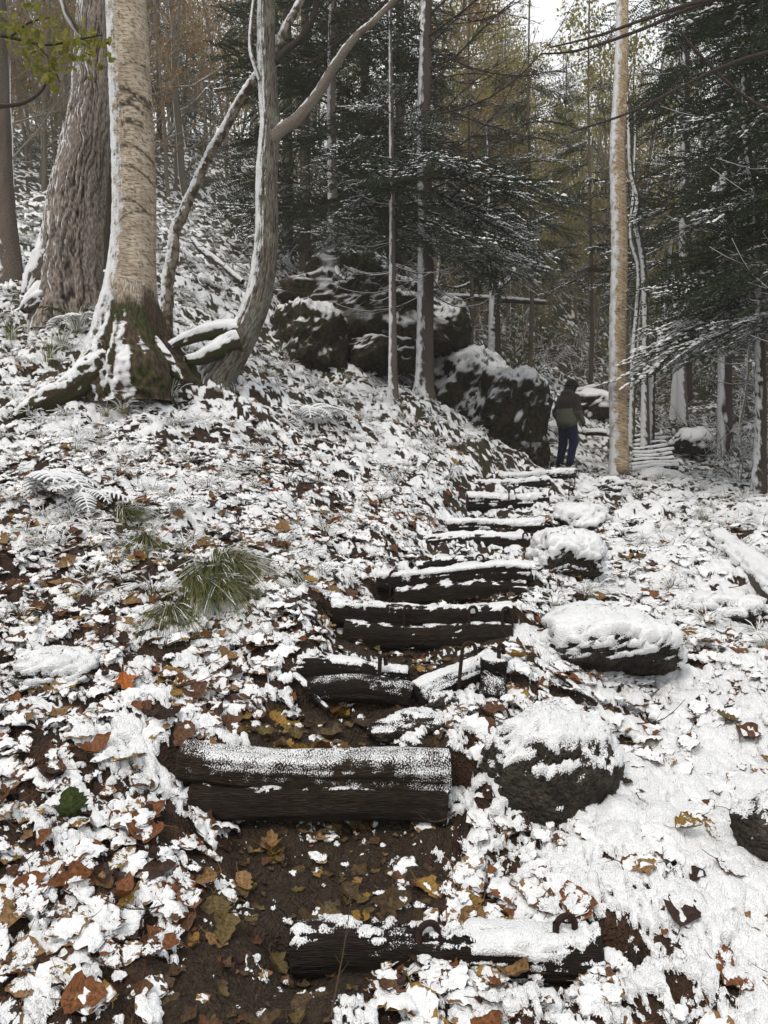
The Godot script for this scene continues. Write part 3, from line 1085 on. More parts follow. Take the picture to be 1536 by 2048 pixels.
# ---------------------------------------------------------------- rocks
func rock(called: String, label: String, category: String, centre: Vector3, rad: Vector3, yaw: float, power: float, sd: int, rough: float, cols: Array, snow_lim: float, snow_depth: float, segs := 64, cuts := 7, snow_soft := 0.55, group := "", powder := 0.35) -> Node3D:
	var r := RandomNumberGenerator.new()
	r.seed = sd
	var nz := noise(1.1, FastNoiseLite.TYPE_SIMPLEX_SMOOTH, 5, sd)
	var planes := []
	for k in cuts:
		planes.append([Vector3(r.randf_range(-1, 1), r.randf_range(-0.5, 1), r.randf_range(-1, 1)).normalized(), r.randf_range(0.72, 0.95)])
	var R := segs / 2 + 1
	var C := segs + 1
	var g := {"C": C, "R": R, "wrap": true, "flip": -1.0}
	var pos := PackedVector3Array()
	var A := PackedFloat32Array()
	var H := PackedFloat32Array()
	for i in C: A.append(TAU * i / segs)
	var rot := Basis.from_euler(Vector3(0, yaw, 0))
	for j in R:
		var th := -PI / 2 + PI * j / (R - 1)
		H.append(j)
		for i in C:
			var a := TAU * (i % segs) / segs
			var d := Vector3(cos(th) * cos(a), sin(th), cos(th) * sin(a))
			var q := 1.0 / pow(pow(absf(d.x), power) + pow(absf(d.y), power) + pow(absf(d.z), power), 1.0 / power)
			for pl in planes:
				var dp: float = d.dot(pl[0])
				if dp > 0.01: q = minf(q, pl[1] / dp)
			q *= 1.0 + rough * nz.get_noise_3dv(d * 1.6) + rough * 0.4 * nz.get_noise_3dv(d * 6.0 + Vector3(5, 5, 5)) + rough * 0.2 * nz.get_noise_3dv(d * 15.0)
			pos.append(rot * (d * q * rad))
	g.P = pos
	g.A = A
	g.H = H
	normals(g)
	if g.N[(R / 2) * C].dot(pos[(R / 2) * C]) < 0:
		g.flip = 1.0
		normals(g)
	var t := thing(called, label, category, centre, group)
	var tint := func(p, n, _a, _h):
		var k: float = clampf(0.5 + nz.get_noise_3dv((p + centre) * 1.7) * 1.5, 0, 1)
		var c: Color = cols[0].lerp(cols[1], k)
		return c.lerp(cols[2], clampf((nz.get_noise_3dv((p + centre) * 3.1 + Vector3(9, 0, 0)) + 0.05 + n.y * 0.2) * 2.5, 0, 1))
	put("stone", grid_mesh(g, M.rock, tint), t)
	if snow_depth > 0:
		snow_on(g, top_snow(snow_lim, snow_soft, snow_depth, 2.2 / rad.x, powder), centre, t)
	return t

# ---------------------------------------------------------------- log steps
# a weathered log between two points given in photograph pixels and depth
func log_piece(t: Node3D, called: String, a: Vector3, b: Vector3, r: float, flat: float, col: Color, snow_lim: float, snow_depth: float, dust: float, sd: float, soft := 0.75) -> void:
	var ctrl := []
	for k in 6:
		var u := k / 5.0
		ctrl.append([a.lerp(b, u) + Vector3(0, 0.012 * sin(u * 5.0 + sd), 0.014 * sin(u * 4.0 + sd * 2.0)) - t.position, r * (1.0 + 0.07 * sin(u * 6.0 + sd))])
	var disp := func(an, h, rr):
		var e := 0.0
		if flat > 0.0:
			var ca := absf(cos(an)); var sa := absf(sin(an))
			e = rr * flat * (1.0 / pow(pow(ca, 5.0) + pow(sa, 5.0), 0.2) - 1.0)
		return e + rr * (0.10 * n3.get_noise_3d(cos(an) * 2.2 + sd, sin(an) * 2.2, h * 1.6) + 0.13 * n3.get_noise_3d(cos(an) * 9.0, sin(an) * 9.0 + sd, h * 1.4) + 0.05 * n3.get_noise_3d(cos(an) * 22.0, sin(an) * 22.0, h * 5.0))
	var g := tube_grid(ctrl, 44, 0.016, disp, true, true)
	if g.N[g.C * int(g.R / 2)].y < 0: print("log normal down ", called)
	var o := put(called, grid_mesh(g, M.wet_wood, plain_tint(col, 0.4)), t)
	var off := t.position
	if snow_depth > 0:
		var sn := top_snow(snow_lim, soft, snow_depth, 7.0, 0.15)
		if snow_lim < -1.0:      # the lowest log: a heap of snow lies on its right half, little on the left
			var base: Callable = top_snow(0.0, 0.7, snow_depth, 8.0, 0.2).f
			sn.f = func(p, n, an, h): return base.call(p, n, an, h) - lerpf(1.0, 0.35, smoothstep(0.18, 0.34, p.x)) - 0.4 * smoothstep(0.55, 0.62, p.x)
		snow_on(g, sn, off, o)
	if dust > 0:            # loose powder, sparse on the face and denser towards the top
		snow_on(g, {"depth": 0.004, "edge": 0.75, "f": func(p, n, _a, _h): return n.y * 0.55 + n.z * 0.12 + dust * 1.5 - 1.9 + 0.45 * n3.get_noise_3dv(p * 3.0) + 0.4 * n3.get_noise_3dv(p * 16.0)}, off, o, "snow_dusting")

func hook(label: String, px: float, py: float, d: float, hgt: float, lean: float, bend: float, side: float, r := 0.0075) -> void:
	var p := P(px, py, d)                  # the top of the bend
	var t := thing("steel_hook", label, "metal hook", p - Vector3(0, hgt, 0), "bent steel rods pinning the log steps")
	var b := MB.new()
	var pts := PackedVector3Array([Vector3(-lean, -0.12, 0), Vector3(-lean * 0.3, hgt * 0.5, 0)])
	for k in 8:
		var a := PI * 0.95 * k / 7.0
		pts.append(Vector3(side * bend * (1 - cos(a)), hgt - bend + bend * sin(a), -bend * 0.35 * (1 - cos(a))))
	pts.append(pts[-1] + Vector3(side * 0.004, -0.035, 0))
	b.tube(pts, r, r, 8, Color.WHITE)
	var m := b.mesh(M.rust)
	put("rod", m, t)

# ---------------------------------------------------------------- signed distance figure, meshed by surface nets
func surface_nets(bones: Array, k: float, cell: float, tint: Callable, matl: Material) -> ArrayMesh:
	var lo := Vector3.INF
	var hi := -Vector3.INF
	for q in bones:
		var rr := Vector3.ONE * (maxf(q[2], q[3]) + k + cell * 2)
		lo = lo.min(q[0] - rr).min(q[1] - rr)
		hi = hi.max(q[0] + rr).max(q[1] + rr)
	var nx := int((hi.x - lo.x) / cell) + 2
	var ny := int((hi.y - lo.y) / cell) + 2
	var nz := int((hi.z - lo.z) / cell) + 2
	var D := PackedFloat32Array()
	D.resize(nx * ny * nz)
	D.fill(1.0)
	for q in bones:
		var a: Vector3 = q[0]
		var ab: Vector3 = q[1] - a
		var l2 := maxf(ab.length_squared(), 1e-8)
		var pad := Vector3.ONE * (maxf(q[2], q[3]) + k + cell * 2)
		var c0 := ((a.min(q[1]) - pad - lo) / cell).max(Vector3.ZERO)
		var c1 := (a.max(q[1]) + pad - lo) / cell
		for z in range(int(c0.z), mini(int(c1.z) + 1, nz)):
			for y in range(int(c0.y), mini(int(c1.y) + 1, ny)):
				for x in range(int(c0.x), mini(int(c1.x) + 1, nx)):
					var p := lo + Vector3(x, y, z) * cell - a
					var h := clampf(p.dot(ab) / l2, 0.0, 1.0)
					var d := (p - ab * h).length() - lerpf(q[2], q[3], h)
					var id := (z * ny + y) * nx + x
					var e := D[id]
					var m := maxf(k - absf(d - e), 0.0)
					D[id] = minf(d, e) - m * m / (4.0 * k)
	var vid := PackedInt32Array()
	vid.resize(nx * ny * nz)
	vid.fill(-1)
	var b := MB.new()
	var corner := [0, 1, nx, nx + 1, nx * ny, nx * ny + 1, nx * ny + nx, nx * ny + nx + 1]
	for z in nz - 1:
		for y in ny - 1:
			for x in nx - 1:
				var id := (z * ny + y) * nx + x
				var ins := 0
				for c in 8:
					if D[id + corner[c]] < 0: ins += 1
				if ins == 0 or ins == 8: continue
				var s := Vector3.ZERO
				var cnt := 0
				for c in 8:
					for e in [1, 2, 4]:
						if c & e: continue
						var d0 := D[id + corner[c]]
						var d1 := D[id + corner[c | e]]
						if (d0 < 0) == (d1 < 0): continue
						var t := d0 / (d0 - d1)
						var p0 := Vector3(c & 1, (c >> 1) & 1, (c >> 2) & 1)
						var p1 := Vector3((c | e) & 1, ((c | e) >> 1) & 1, ((c | e) >> 2) & 1)
						s += p0.lerp(p1, t)
						cnt += 1
				vid[id] = b.v.size()
				var wp := lo + (Vector3(x, y, z) + s / cnt) * cell
				b.v.append(wp)
				b.c.append(tint.call(wp))
	var step := [1, nx, nx * ny]
	for z in range(1, nz - 1):
		for y in range(1, ny - 1):
			for x in range(1, nx - 1):
				var id := (z * ny + y) * nx + x
				for ax in 3:
					var s0 := D[id] < 0
					if s0 == (D[id + step[ax]] < 0): continue
					var u: int = step[(ax + 1) % 3]
					var w: int = step[(ax + 2) % 3]
					var q := [vid[id], vid[id - u], vid[id - u - w], vid[id - w]]
					if q.min() < 0: continue
					if s0: b.i.append_array([q[0], q[2], q[1], q[0], q[3], q[2]])
					else: b.i.append_array([q[0], q[1], q[2], q[0], q[2], q[3]])
	return b.mesh(matl)

func make_person() -> void:
	var p := P(1134, 952, 15.4)
	p.y = gh(p.x, p.z)
	var t := thing("person", "person in dark hooded two tone jacket and navy trousers walking uphill beside the mossy boulder", "person", p)
	t.rotation.y = -0.95               # the figure faces -Z in its own axes: away from the viewer and to the right
	var V := func(x, y, z): return Vector3(x, y, z)
	var skin := func(_q): return Color(0.42, 0.25, 0.18)
	var head := Vector3(0.0, 1.625, -0.10)
	var body := [
		[V.call(0, 1.0, 0), V.call(0, 1.38, -0.02), 0.13, 0.14], [V.call(0, 1.45, -0.03), head, 0.055, 0.06], [head, head + Vector3(0, 0.03, -0.01), 0.095, 0.095], [head + Vector3(0, -0.07, -0.04), head + Vector3(0, -0.05, -0.05), 0.055, 0.055],
		[head + Vector3(0, -0.01, -0.095), head + Vector3(0, -0.03, -0.112), 0.012, 0.017], [head + Vector3(0.09, -0.01, 0), head + Vector3(0.095, -0.03, 0), 0.02, 0.014], [head + Vector3(-0.09, -0.01, 0), head + Vector3(-0.095, -0.03, 0), 0.02, 0.014],
		[V.call(0.10, 0.95, 0), V.call(0.11, 0.52, -0.05), 0.085, 0.058], [V.call(0.11, 0.52, -0.05), V.call(0.11, 0.1, 0.06), 0.055, 0.04], [V.call(-0.10, 0.95, 0), V.call(-0.10, 0.5, 0.01), 0.085, 0.058], [V.call(-0.10, 0.5, 0.01), V.call(-0.10, 0.1, 0.10), 0.055, 0.04],
		[V.call(0.19, 1.40, -0.02), V.call(0.26, 1.13, 0.0), 0.05, 0.042], [V.call(0.26, 1.13, 0.0), V.call(0.27, 0.93, -0.14), 0.04, 0.03], [V.call(-0.19, 1.40, -0.02), V.call(-0.25, 1.13, 0.04), 0.05, 0.042], [V.call(-0.25, 1.13, 0.04), V.call(-0.26, 0.92, -0.06), 0.04, 0.03]]
	put("body", surface_nets(body, 0.03, 0.02, skin, M.skin), t)
	var jk := [
		[V.call(-0.09, 1.32, 0.0), V.call(0.09, 1.32, 0.0), 0.145, 0.145], [V.call(-0.085, 0.93, 0.02), V.call(-0.085, 1.25, 0.01), 0.145, 0.14], [V.call(0.085, 0.93, 0.02), V.call(0.085, 1.25, 0.01), 0.145, 0.14], [V.call(0, 0.95, 0.03), V.call(0, 1.3, 0.02), 0.15, 0.15],
		[V.call(-0.15, 1.41, -0.01), V.call(0.15, 1.41, -0.01), 0.075, 0.075], [V.call(0.19, 1.39, -0.02), V.call(0.27, 1.13, 0.01), 0.083, 0.07], [V.call(0.27, 1.13, 0.01), V.call(0.275, 0.95, -0.12), 0.068, 0.052],
		[V.call(-0.19, 1.39, -0.02), V.call(-0.26, 1.13, 0.05), 0.083, 0.07], [V.call(-0.26, 1.13, 0.05), V.call(-0.265, 0.94, -0.05), 0.068, 0.052], [V.call(-0.06, 1.49, 0.02), V.call(0.06, 1.49, 0.02), 0.085, 0.085]]
	var jt := func(q):
		var seam: float = 1.17 + (0.02 if absf(q.x) < 0.2 else -0.04)
		var wr: float = 1.0 + 0.25 * n3.get_noise_3d(q.x * 14.0, q.y * 20.0, q.z * 14.0)
		return (Color(0.034, 0.029, 0.028) if q.y > seam else Color(0.115, 0.115, 0.085)) * wr
	put("jacket", surface_nets(jk, 0.05, 0.018, jt, M.cloth), t)
	var tr := [
		[V.call(-0.06, 0.90, 0.01), V.call(0.06, 0.90, 0.01), 0.125, 0.125], [V.call(0.10, 0.88, 0), V.call(0.115, 0.52, -0.05), 0.115, 0.088], [V.call(0.115, 0.52, -0.05), V.call(0.115, 0.12, 0.06), 0.085, 0.073],
		[V.call(-0.10, 0.88, 0), V.call(-0.105, 0.5, 0.01), 0.115, 0.088], [V.call(-0.105, 0.5, 0.01), V.call(-0.105, 0.12, 0.10), 0.085, 0.073]]
	put("trousers", surface_nets(tr, 0.03, 0.018, func(q): return Color(0.013, 0.022, 0.052) * (1.0 + 0.35 * n3.get_noise_3d(q.x * 12.0, q.y * 16.0, q.z * 12.0)), M.cloth), t)
	for sx in [[0.115, 0.06], [-0.105, 0.10]]:
		put("boot", surface_nets([[V.call(sx[0], 0.055, sx[1] + 0.02), V.call(sx[0], 0.05, sx[1] - 0.16), 0.055, 0.045], [V.call(sx[0], 0.06, sx[1]), V.call(sx[0], 0.16, sx[1]), 0.06, 0.06]], 0.03, 0.015, func(_q): return Color(0.02, 0.016, 0.014), M.cloth), t)
	var hood := [[head + Vector3(0, 0.02, 0.015), head + Vector3(0, 0.05, 0.01), 0.125, 0.118], [head + Vector3(-0.03, -0.09, 0.06), head + Vector3(0.03, -0.09, 0.06), 0.09, 0.09]]
	put("hood", surface_nets(hood, 0.05, 0.014, func(_q): return Color(0.012, 0.012, 0.014), M.cloth), t)
	var brim := []
	for k in 10:
		var a0 := TAU * k / 10
		var a1 := TAU * (k + 1) / 10
		brim.append([head + Vector3(sin(a0) * 0.115, 0.035, -cos(a0) * 0.14), head + Vector3(sin(a1) * 0.115, 0.035, -cos(a1) * 0.14), 0.018, 0.018])
	put("cap_brim", surface_nets(brim, 0.02, 0.012, func(_q): return Color(0.014, 0.014, 0.017), M.cloth), t)
	for sg in [[1.0, Vector3(0.275, 0.93, -0.145)], [-1.0, Vector3(-0.265, 0.92, -0.07)]]:
		var w: Vector3 = sg[1]
		var f := [[w + Vector3(0, 0.03, 0.02), w + Vector3(0, -0.02, -0.01), 0.036, 0.036], [w + Vector3(-sg[0] * 0.02, 0.0, -0.03), w + Vector3(-sg[0] * 0.03, -0.05, -0.055), 0.014, 0.011]]
		for k in 4:
			var z0 := 0.022 - 0.015 * k
			var l: float = [0.045, 0.055, 0.058, 0.048][k]
			f.append([w + Vector3(0, -0.03, z0 - 0.01), w + Vector3(-sg[0] * 0.005, -0.03 - l * 0.7, z0 - 0.012), 0.011, 0.010])
			f.append([w + Vector3(-sg[0] * 0.005, -0.03 - l * 0.7, z0 - 0.012), w + Vector3(-sg[0] * 0.025, -0.03 - l * 1.1, z0 - 0.014), 0.010, 0.008])
		put("glove", surface_nets(f, 0.012, 0.008, func(_q): return Color(0.05, 0.05, 0.038), M.cloth), t)

# ================================================================ the scene
func _ready() -> void:
	# --- camera, sky, light
	var cam := Camera3D.new()
	cam.name = "camera"
	cam.fov = rad_to_deg(2.0 * atan(1024.0 / F))
	cam.position = Vector3(0, EYE, 0)
	cam.rotation = Vector3(-PITCH, 0, 0)
	cam.near = 0.05
	cam.far = 2000.0
	add_child(cam)
	cam.current = true
	var sky := ProceduralSkyMaterial.new()
	sky.sky_top_color = Color(0.88, 0.89, 0.90)
	sky.sky_horizon_color = Color(0.91, 0.913, 0.912)
	sky.sky_curve = 0.2
	sky.ground_bottom_color = Color(0.25, 0.23, 0.2)
	sky.ground_horizon_color = Color(0.6, 0.6, 0.6)
	sky.sun_angle_max = 1.0
	var env := Environment.new()
	env.background_mode = Environment.BG_SKY
	env.sky = Sky.new()
	env.sky.sky_material = sky
	env.tonemap_mode = Environment.TONE_MAPPER_LINEAR
	env.tonemap_exposure = 1.5
	env.fog_enabled = true
	env.fog_density = 0.0018
	env.fog_light_color = Color(0.89, 0.885, 0.86)
	env.sdfgi_enabled = true
	env.ssao_enabled = true
	env.ssil_enabled = true
	var we := WorldEnvironment.new()
	we.name = "world_environment"
	we.environment = env
	add_child(we)
	var sun := DirectionalLight3D.new()
	sun.name = "sun"
	sun.light_energy = 0.45
	sun.light_angular_distance = 18.0
	sun.light_color = Color(1.0, 0.97, 0.93)
	sun.rotation_degrees = Vector3(-58, -35, 0)
	sun.shadow_enabled = true
	add_child(sun)

	rng.seed = 20240611
	n_big = noise(0.9, FastNoiseLite.TYPE_SIMPLEX_SMOOTH, 2, 4)
	n_mid = noise(4.5, FastNoiseLite.TYPE_SIMPLEX_SMOOTH, 2, 8)
	n_fine = noise(26.0, FastNoiseLite.TYPE_SIMPLEX_SMOOTH, 2, 15)
	n_cell = noise(11.0, FastNoiseLite.TYPE_CELLULAR, 1, 16)
	n_cell.cellular_return_type = FastNoiseLite.RETURN_CELL_VALUE
	n_cell.domain_warp_enabled = true
	n_cell.domain_warp_amplitude = 0.05
	n_cell.domain_warp_frequency = 8.0
	n3 = noise(1.0, FastNoiseLite.TYPE_SIMPLEX_SMOOTH, 2, 23)
	make_materials()
	make_leaf_quad()

	# the log steps, nearest first: left px, right px, top py, base py, depth
	for q in [[600, 1180, 1850, 1960, 2.45], [365, 900, 1492, 1640, 3.1], [600, 1010, 1330, 1410, 3.6], [670, 1030, 1210, 1290, 4.3], [755, 1050, 1148, 1205, 5.0], [850, 1055, 1075, 1105, 6.4], [895, 1085, 1047, 1070, 7.2], [935, 1090, 993, 1020, 8.8], [950, 1092, 964, 982, 9.8]]:
		var a := P((q[0] + q[1]) * 0.5, q[2], q[4])
		var b := P((q[0] + q[1]) * 0.5, q[3], q[4])
		steps.append({"s": -a.z, "cx": a.x, "top": a.y, "base": b.y, "l": P(q[0], q[2], q[4]), "r": P(q[1], q[2], q[4])})
	make_ground()
	var t0 := Time.get_ticks_msec()
	make_boughs()
	make_large_trees()
	make_conifers()
	make_background()
	make_rocks()
	make_steps()
	make_person()
	make_plants()
	make_leaves()
	print("after ground ", Time.get_ticks_msec() - t0, " ms")

func make_large_trees() -> void:
	# big pale birch with a long root to the left
	var ctrl := px_path([[266, 752, 9.1, 250], [262, 715, 9.1, 195], [258, 660, 9.1, 146], [259, 610, 9.1, 116], [261, 580, 9.1, 104], [266, 500, 9.1, 88], [269, 400, 9.1, 84], [262, 200, 9.1, 81], [252, 0, 9.1, 78], [243, -200, 9.1, 72]])
	ctrl = rooted(ctrl, 0.3)
	var t := thing("birch_tree", "big pale birch with dark flared foot and long snowy root", "tree", ctrl[1][0])
	var foot: float = P(262, 595, 9.1).y
	var disp := func(a, h, r):
		var low := smoothstep(1.35, 0.2, h)
		var flute: float = low * r * (0.24 * cos(a * 3.0 + 0.6) + 0.14 * cos(a * 5.0 + 2.0) + 0.1 * ridge(a, h, 3.0, 0.8))
		return flute + r * (0.02 * ridge(a, h, 1.0, 1.0) + lerpf(0.02, 0.14, low) * ridge(a, h, 5.0, 2.0) + 0.07 * low * ridge(a, h, 9.0, 9.0) + lerpf(0.012, 0.03, low) * ridge(a, h * 6.0, 2.0, 6.0))
	var ty: Vector3 = t.position
	var scars := [[262, 240, 0.05, 0.12], [248, 205, 0.03, 0.2], [240, 175, 0.05, 0.9], [285, 190, 0.05, 0.5], [270, 120, 0.02, 0.15], [255, 290, 0.03, 0.25], [280, 420, 0.02, 0.3], [250, 330, 0.02, 0.3], [245, 395, 0.02, 0.4]]
	var sc := []
	for q in scars: sc.append([P(q[0], q[1], 8.85) - ty, q[2], q[3]])
	var tint := func(p, n, a, h):
		var y: float = p.y + ty.y
		var k: float = smoothstep(foot + 0.10, foot - 0.16, y + 0.16 * n3.get_noise_3d(p.x * 5.0, p.y * 2.0, p.z * 5.0))
		var c := Color(0.36, 0.315, 0.255).lerp(Color(0.50, 0.46, 0.40), clampf(0.5 + 1.2 * n3.get_noise_3d(p.x * 3.0, p.y * 3.5, p.z * 3.0), 0, 1))
		# fine horizontal lenticels
		var l: float = n3.get_noise_3d(cos(a) * 3.6, y * 46.0, sin(a) * 3.6)
		if l > 0.26: c = c.lerp(Color(0.12, 0.09, 0.065), clampf((l - 0.26) * 6.0, 0.0, 0.8))
		for q in sc:
			var dx: float = absf(p.x - q[0].x)
			var dy: float = absf(p.y - q[0].y + dx * dx * 2.2)
			if n.z > 0 and dy < q[1] and dx < q[2]: c = c.lerp(Color(0.04, 0.028, 0.02), minf(0.92, 1.8 * (1.0 - dy / q[1])) * clampf(0.9 + 2.0 * n3.get_noise_3d(p.x * 20.0, p.y * 30.0, 0), 0, 1))
		var m: float = n3.get_noise_3d(p.x * 3.0, p.y * 2.5, p.z * 3.0)
		var dark := Color(0.075, 0.055, 0.042).lerp(Color(0.05, 0.055, 0.02), clampf(m * 2.0 + 0.2, 0, 1))
		return c.lerp(dark, k)
	for q in ctrl: q[0] -= t.position
	var bg := tube_grid(ctrl, 120, 0.02, disp)
	var cut := 0
	while bg.P[cut * bg.C].y + ty.y < foot + 0.14: cut += 1
	var tk := put("trunk", grid_mesh(rows(bg, cut, bg.R - 1), M.bark_birch, tint, null, Vector2(1, 0.5)), t)
	put("foot", grid_mesh(rows(bg, 0, cut), M.bark_ridged, tint, null, Vector2(2, 1)), t)
	snow_on(bg, wind_snow(0.93, 0.25, 0.014, 7.0, 0.45), t.position, tk)
	var rt := px_path([[240, 670, 9.0, 50], [212, 705, 8.8, 58], [180, 745, 8.6, 56], [140, 778, 8.45, 50], [95, 800, 8.3, 42], [55, 818, 8.2, 26], [30, 835, 8.1, 10]])
	var moss := func(p, n, _a, _h):
		var m: float = n3.get_noise_3d(p.x * 5.0, p.y * 5.0, p.z * 5.0)
		return Color(0.06, 0.045, 0.03).lerp(Color(0.045, 0.055, 0.014), clampf(0.5 + m * 2.0 - n.x * 0.2, 0, 1))
	var rdisp := func(a, h, r): return r * (0.16 * ridge(a, h, 1.5, 2.0) + 0.10 * ridge(a, h, 5.0, 7.0))
	trunk(t, rt, "root", M.bark_plain, 34, 0.03, rdisp, moss, top_snow(0.5, 0.6, 0.025, 8.0), Vector2(1, 1), true)
	trunk(t, px_path([[300, 690, 8.9, 40], [330, 720, 8.75, 34], [350, 745, 8.7, 20], [362, 760, 8.65, 6]]), "root", M.bark_plain, 24, 0.03, rdisp, moss, top_snow(0.6, 0.6, 0.02, 8.0), Vector2(1, 1), true)
	trunk(t, px_path([[268, 690, 8.85, 34], [282, 725, 8.65, 30], [292, 752, 8.55, 18], [296, 765, 8.5, 6]]), "root", M.bark_plain, 24, 0.03, rdisp, moss, null, Vector2(1, 1), true)

	# big grey tree with ridged bark
	ctrl = rooted(px_path([[136, 622, 11.5, 150], [138, 575, 11.5, 128], [142, 520, 11.5, 116], [154, 400, 11.5, 102], [170, 300, 11.5, 88], [182, 200, 11.5, 76], [188, 0, 11.5, 58], [190, -200, 11.5, 52]]), 0.3)
	t = thing("old_tree", "thick leaning grey tree with deep ridged bark behind the birch", "tree", ctrl[1][0])
	var ridged := func(a, h, r):
		var w: float = 0.25 * n3.get_noise_2d(h * 1.2, a)
		var k: float = absf(n3.get_noise_3d(cos(a + w) * 4.6, sin(a + w) * 4.6, h * 0.5))
		var low := smoothstep(0.9, 0.0, h)
		return r * (0.22 * sqrt(k) - 0.08 + 0.03 * ridge(a, h, 14.0, 8.0) + low * (0.12 * cos(a * 4.0 + 1.0) + 0.05 * ridge(a, h, 2.0, 1.0)))
	var rt_tint := func(p, n, a, h):
		var w: float = 0.25 * n3.get_noise_2d(h * 1.2, a)
		var k: float = absf(n3.get_noise_3d(cos(a + w) * 4.6, sin(a + w) * 4.6, h * 0.5))
		return Color(0.045, 0.035, 0.03).lerp(Color(0.28, 0.25, 0.225), smoothstep(0.01, 0.12, k)) * (1.0 + 0.2 * n3.get_noise_3d(p.x, p.y, p.z))
	trunk(t, ctrl, "trunk", M.bark_ridged, 150, 0.03, ridged, rt_tint, wind_snow(0.97, 0.30, 0.02, 6.0), Vector2(2, 1))
	trunk(t, px_path([[110, 575, 11.4, 60], [88, 590, 11.2, 52], [65, 606, 11.0, 36], [45, 622, 10.9, 12]]), "root", M.bark_ridged, 40, 0.03, rdisp, plain_tint(Color(0.12, 0.095, 0.08)), top_snow(0.2, 0.6, 0.025, 6.0), Vector2(2, 1), true)
	trunk(t, px_path([[105, 470, 11.45, 40], [92, 520, 11.3, 50], [72, 560, 11.2, 44], [52, 590, 11.1, 14]]), "root", M.bark_ridged, 40, 0.03, rdisp, plain_tint(Color(0.16, 0.13, 0.11)), wind_snow(0.5, 0.5, 0.02, 6.0, 0.4), Vector2(2, 1))
	branch_tube(t, "branch", [[165, 70, 11.3, 14], [140, 40, 11.1, 11], [128, 10, 11.0, 9], [118, -30, 10.9, 8]], Color(0.17, 0.14, 0.12), wind_snow(0.3, 0.5, 0.012, 9.0, 0.6))

	simple_tree("young_tree", "grey brown trunk cut off by the left edge of the view", "tree", "", [[22, 548, 13, 52], [12, 450, 13, 40], [4, 300, 13, 35], [-2, 100, 13, 32], [-6, -150, 13, 28]], Color(0.16, 0.13, 0.11), wind_snow(0.82, 0.4, 0.015), 40, 0.05)
	simple_tree("dark_tree", "dark trunk half hidden between the ridged tree and the birch", "tree", "", [[214, 530, 13.6, 36], [216, 420, 13.6, 30], [222, 300, 13.6, 26], [226, 0, 13.6, 24], [228, -150, 13.6, 20]], Color(0.06, 0.045, 0.035), null, 30, 0.08)

	# thin crooked dead tree with lichen leaning right behind the birch
	ctrl = rooted(px_path([[331, 600, 10.2, 26], [336, 560, 10.2, 23], [346, 510, 10.2, 22], [352, 460, 10.2, 20], [378, 400, 10.2, 19], [405, 340, 10.2, 18], [425, 300, 10.1, 19], [447, 262, 10.0, 17], [470, 220, 9.9, 17], [492, 182, 9.8, 16], [520, 145, 9.7, 16], [548, 108, 9.6, 15], [572, 55, 9.6, 14], [600, 5, 9.6, 13], [640, -80, 9.6, 10]]))
	t = thing("leaning_tree", "thin crooked dead tree with pale lichen leaning across the curved trunk", "tree", ctrl[1][0])
	var kn := func(a, h, r): return r * (0.25 * ridge(a, h, 1.2, 3.0) + 0.16 * ridge(a, h, 4.0, 14.0))
	var lich := func(p, _n, _a, _h):
		var k: float = n3.get_noise_3d(p.x * 9.0, p.y * 9.0, p.z * 9.0)
		return Color(0.10, 0.075, 0.055).lerp(Color(0.36, 0.32, 0.26), clampf(0.45 + k * 2.2, 0, 1))
	trunk(t, ctrl, "trunk", M.bark_plain, 22, 0.02, kn, lich, wind_snow(0.75, 0.5, 0.012, 10.0, 0.5))

	# curved tree with snow along its left side
	ctrl = rooted(px_path([[425, 768, 9.5, 84], [440, 742, 9.5, 72], [468, 700, 9.5, 61], [498, 645, 9.5, 53], [518, 590, 9.5, 49], [530, 520, 9.5, 46], [534, 440, 9.5, 43], [534, 360, 9.5, 41], [537, 300, 9.5, 40], [541, 250, 9.5, 39], [536, 180, 9.5, 36], [533, 80, 9.5, 34], [534, -20, 9.5, 32], [536, -200, 9.5, 36]]))
	t = thing("curved_tree", "trunk that sweeps up from a bent base, snow plastered along its left side", "tree", ctrl[1][0])
	var cd := func(a, h, r): return r * (0.06 * ridge(a, h, 1.3, 1.0) + 0.11 * absf(n3.get_noise_3d(cos(a) * 4.2, sin(a) * 4.2, h * 1.3)) + 0.03 * ridge(a, h, 12.0, 10.0))
	var ct := func(p, _n, a, h):
		var k: float = absf(n3.get_noise_3d(cos(a) * 4.2, sin(a) * 4.2, h * 1.3))
		var c := Color(0.045, 0.037, 0.031).lerp(Color(0.17, 0.158, 0.14), smoothstep(0.0, 0.2, k))
		var li: float = n3.get_noise_3d(p.x * 4.0, p.y * 3.0, p.z * 4.0 + 7.0)
		return c.lerp(Color(0.22, 0.24, 0.20), clampf((li - 0.12) * 3.0, 0.0, 0.7))
	trunk(t, ctrl, "trunk", M.bark_ridged, 80, 0.025, cd, ct, wind_snow(0.93, 0.25, 0.015, 5.0, 0.4), Vector2(1, 1))
	trunk(t, px_path([[496, 668, 9.5, 48], [468, 664, 9.45, 42], [440, 662, 9.4, 34], [405, 668, 9.3, 26], [370, 680, 9.2, 22], [340, 694, 9.1, 14]]), "root", M.bark_plain, 24, 0.03, rdisp, moss, top_snow(0.25, 0.4, 0.03, 7.0), Vector2(1, 1), true)
	trunk(t, px_path([[478, 684, 9.4, 44], [452, 692, 9.35, 38], [425, 705, 9.25, 30], [400, 718, 9.2, 24], [372, 722, 9.1, 14]]), "root", M.bark_plain, 24, 0.03, rdisp, moss, top_snow(0.3, 0.4, 0.03, 7.0), Vector2(1, 1), true)
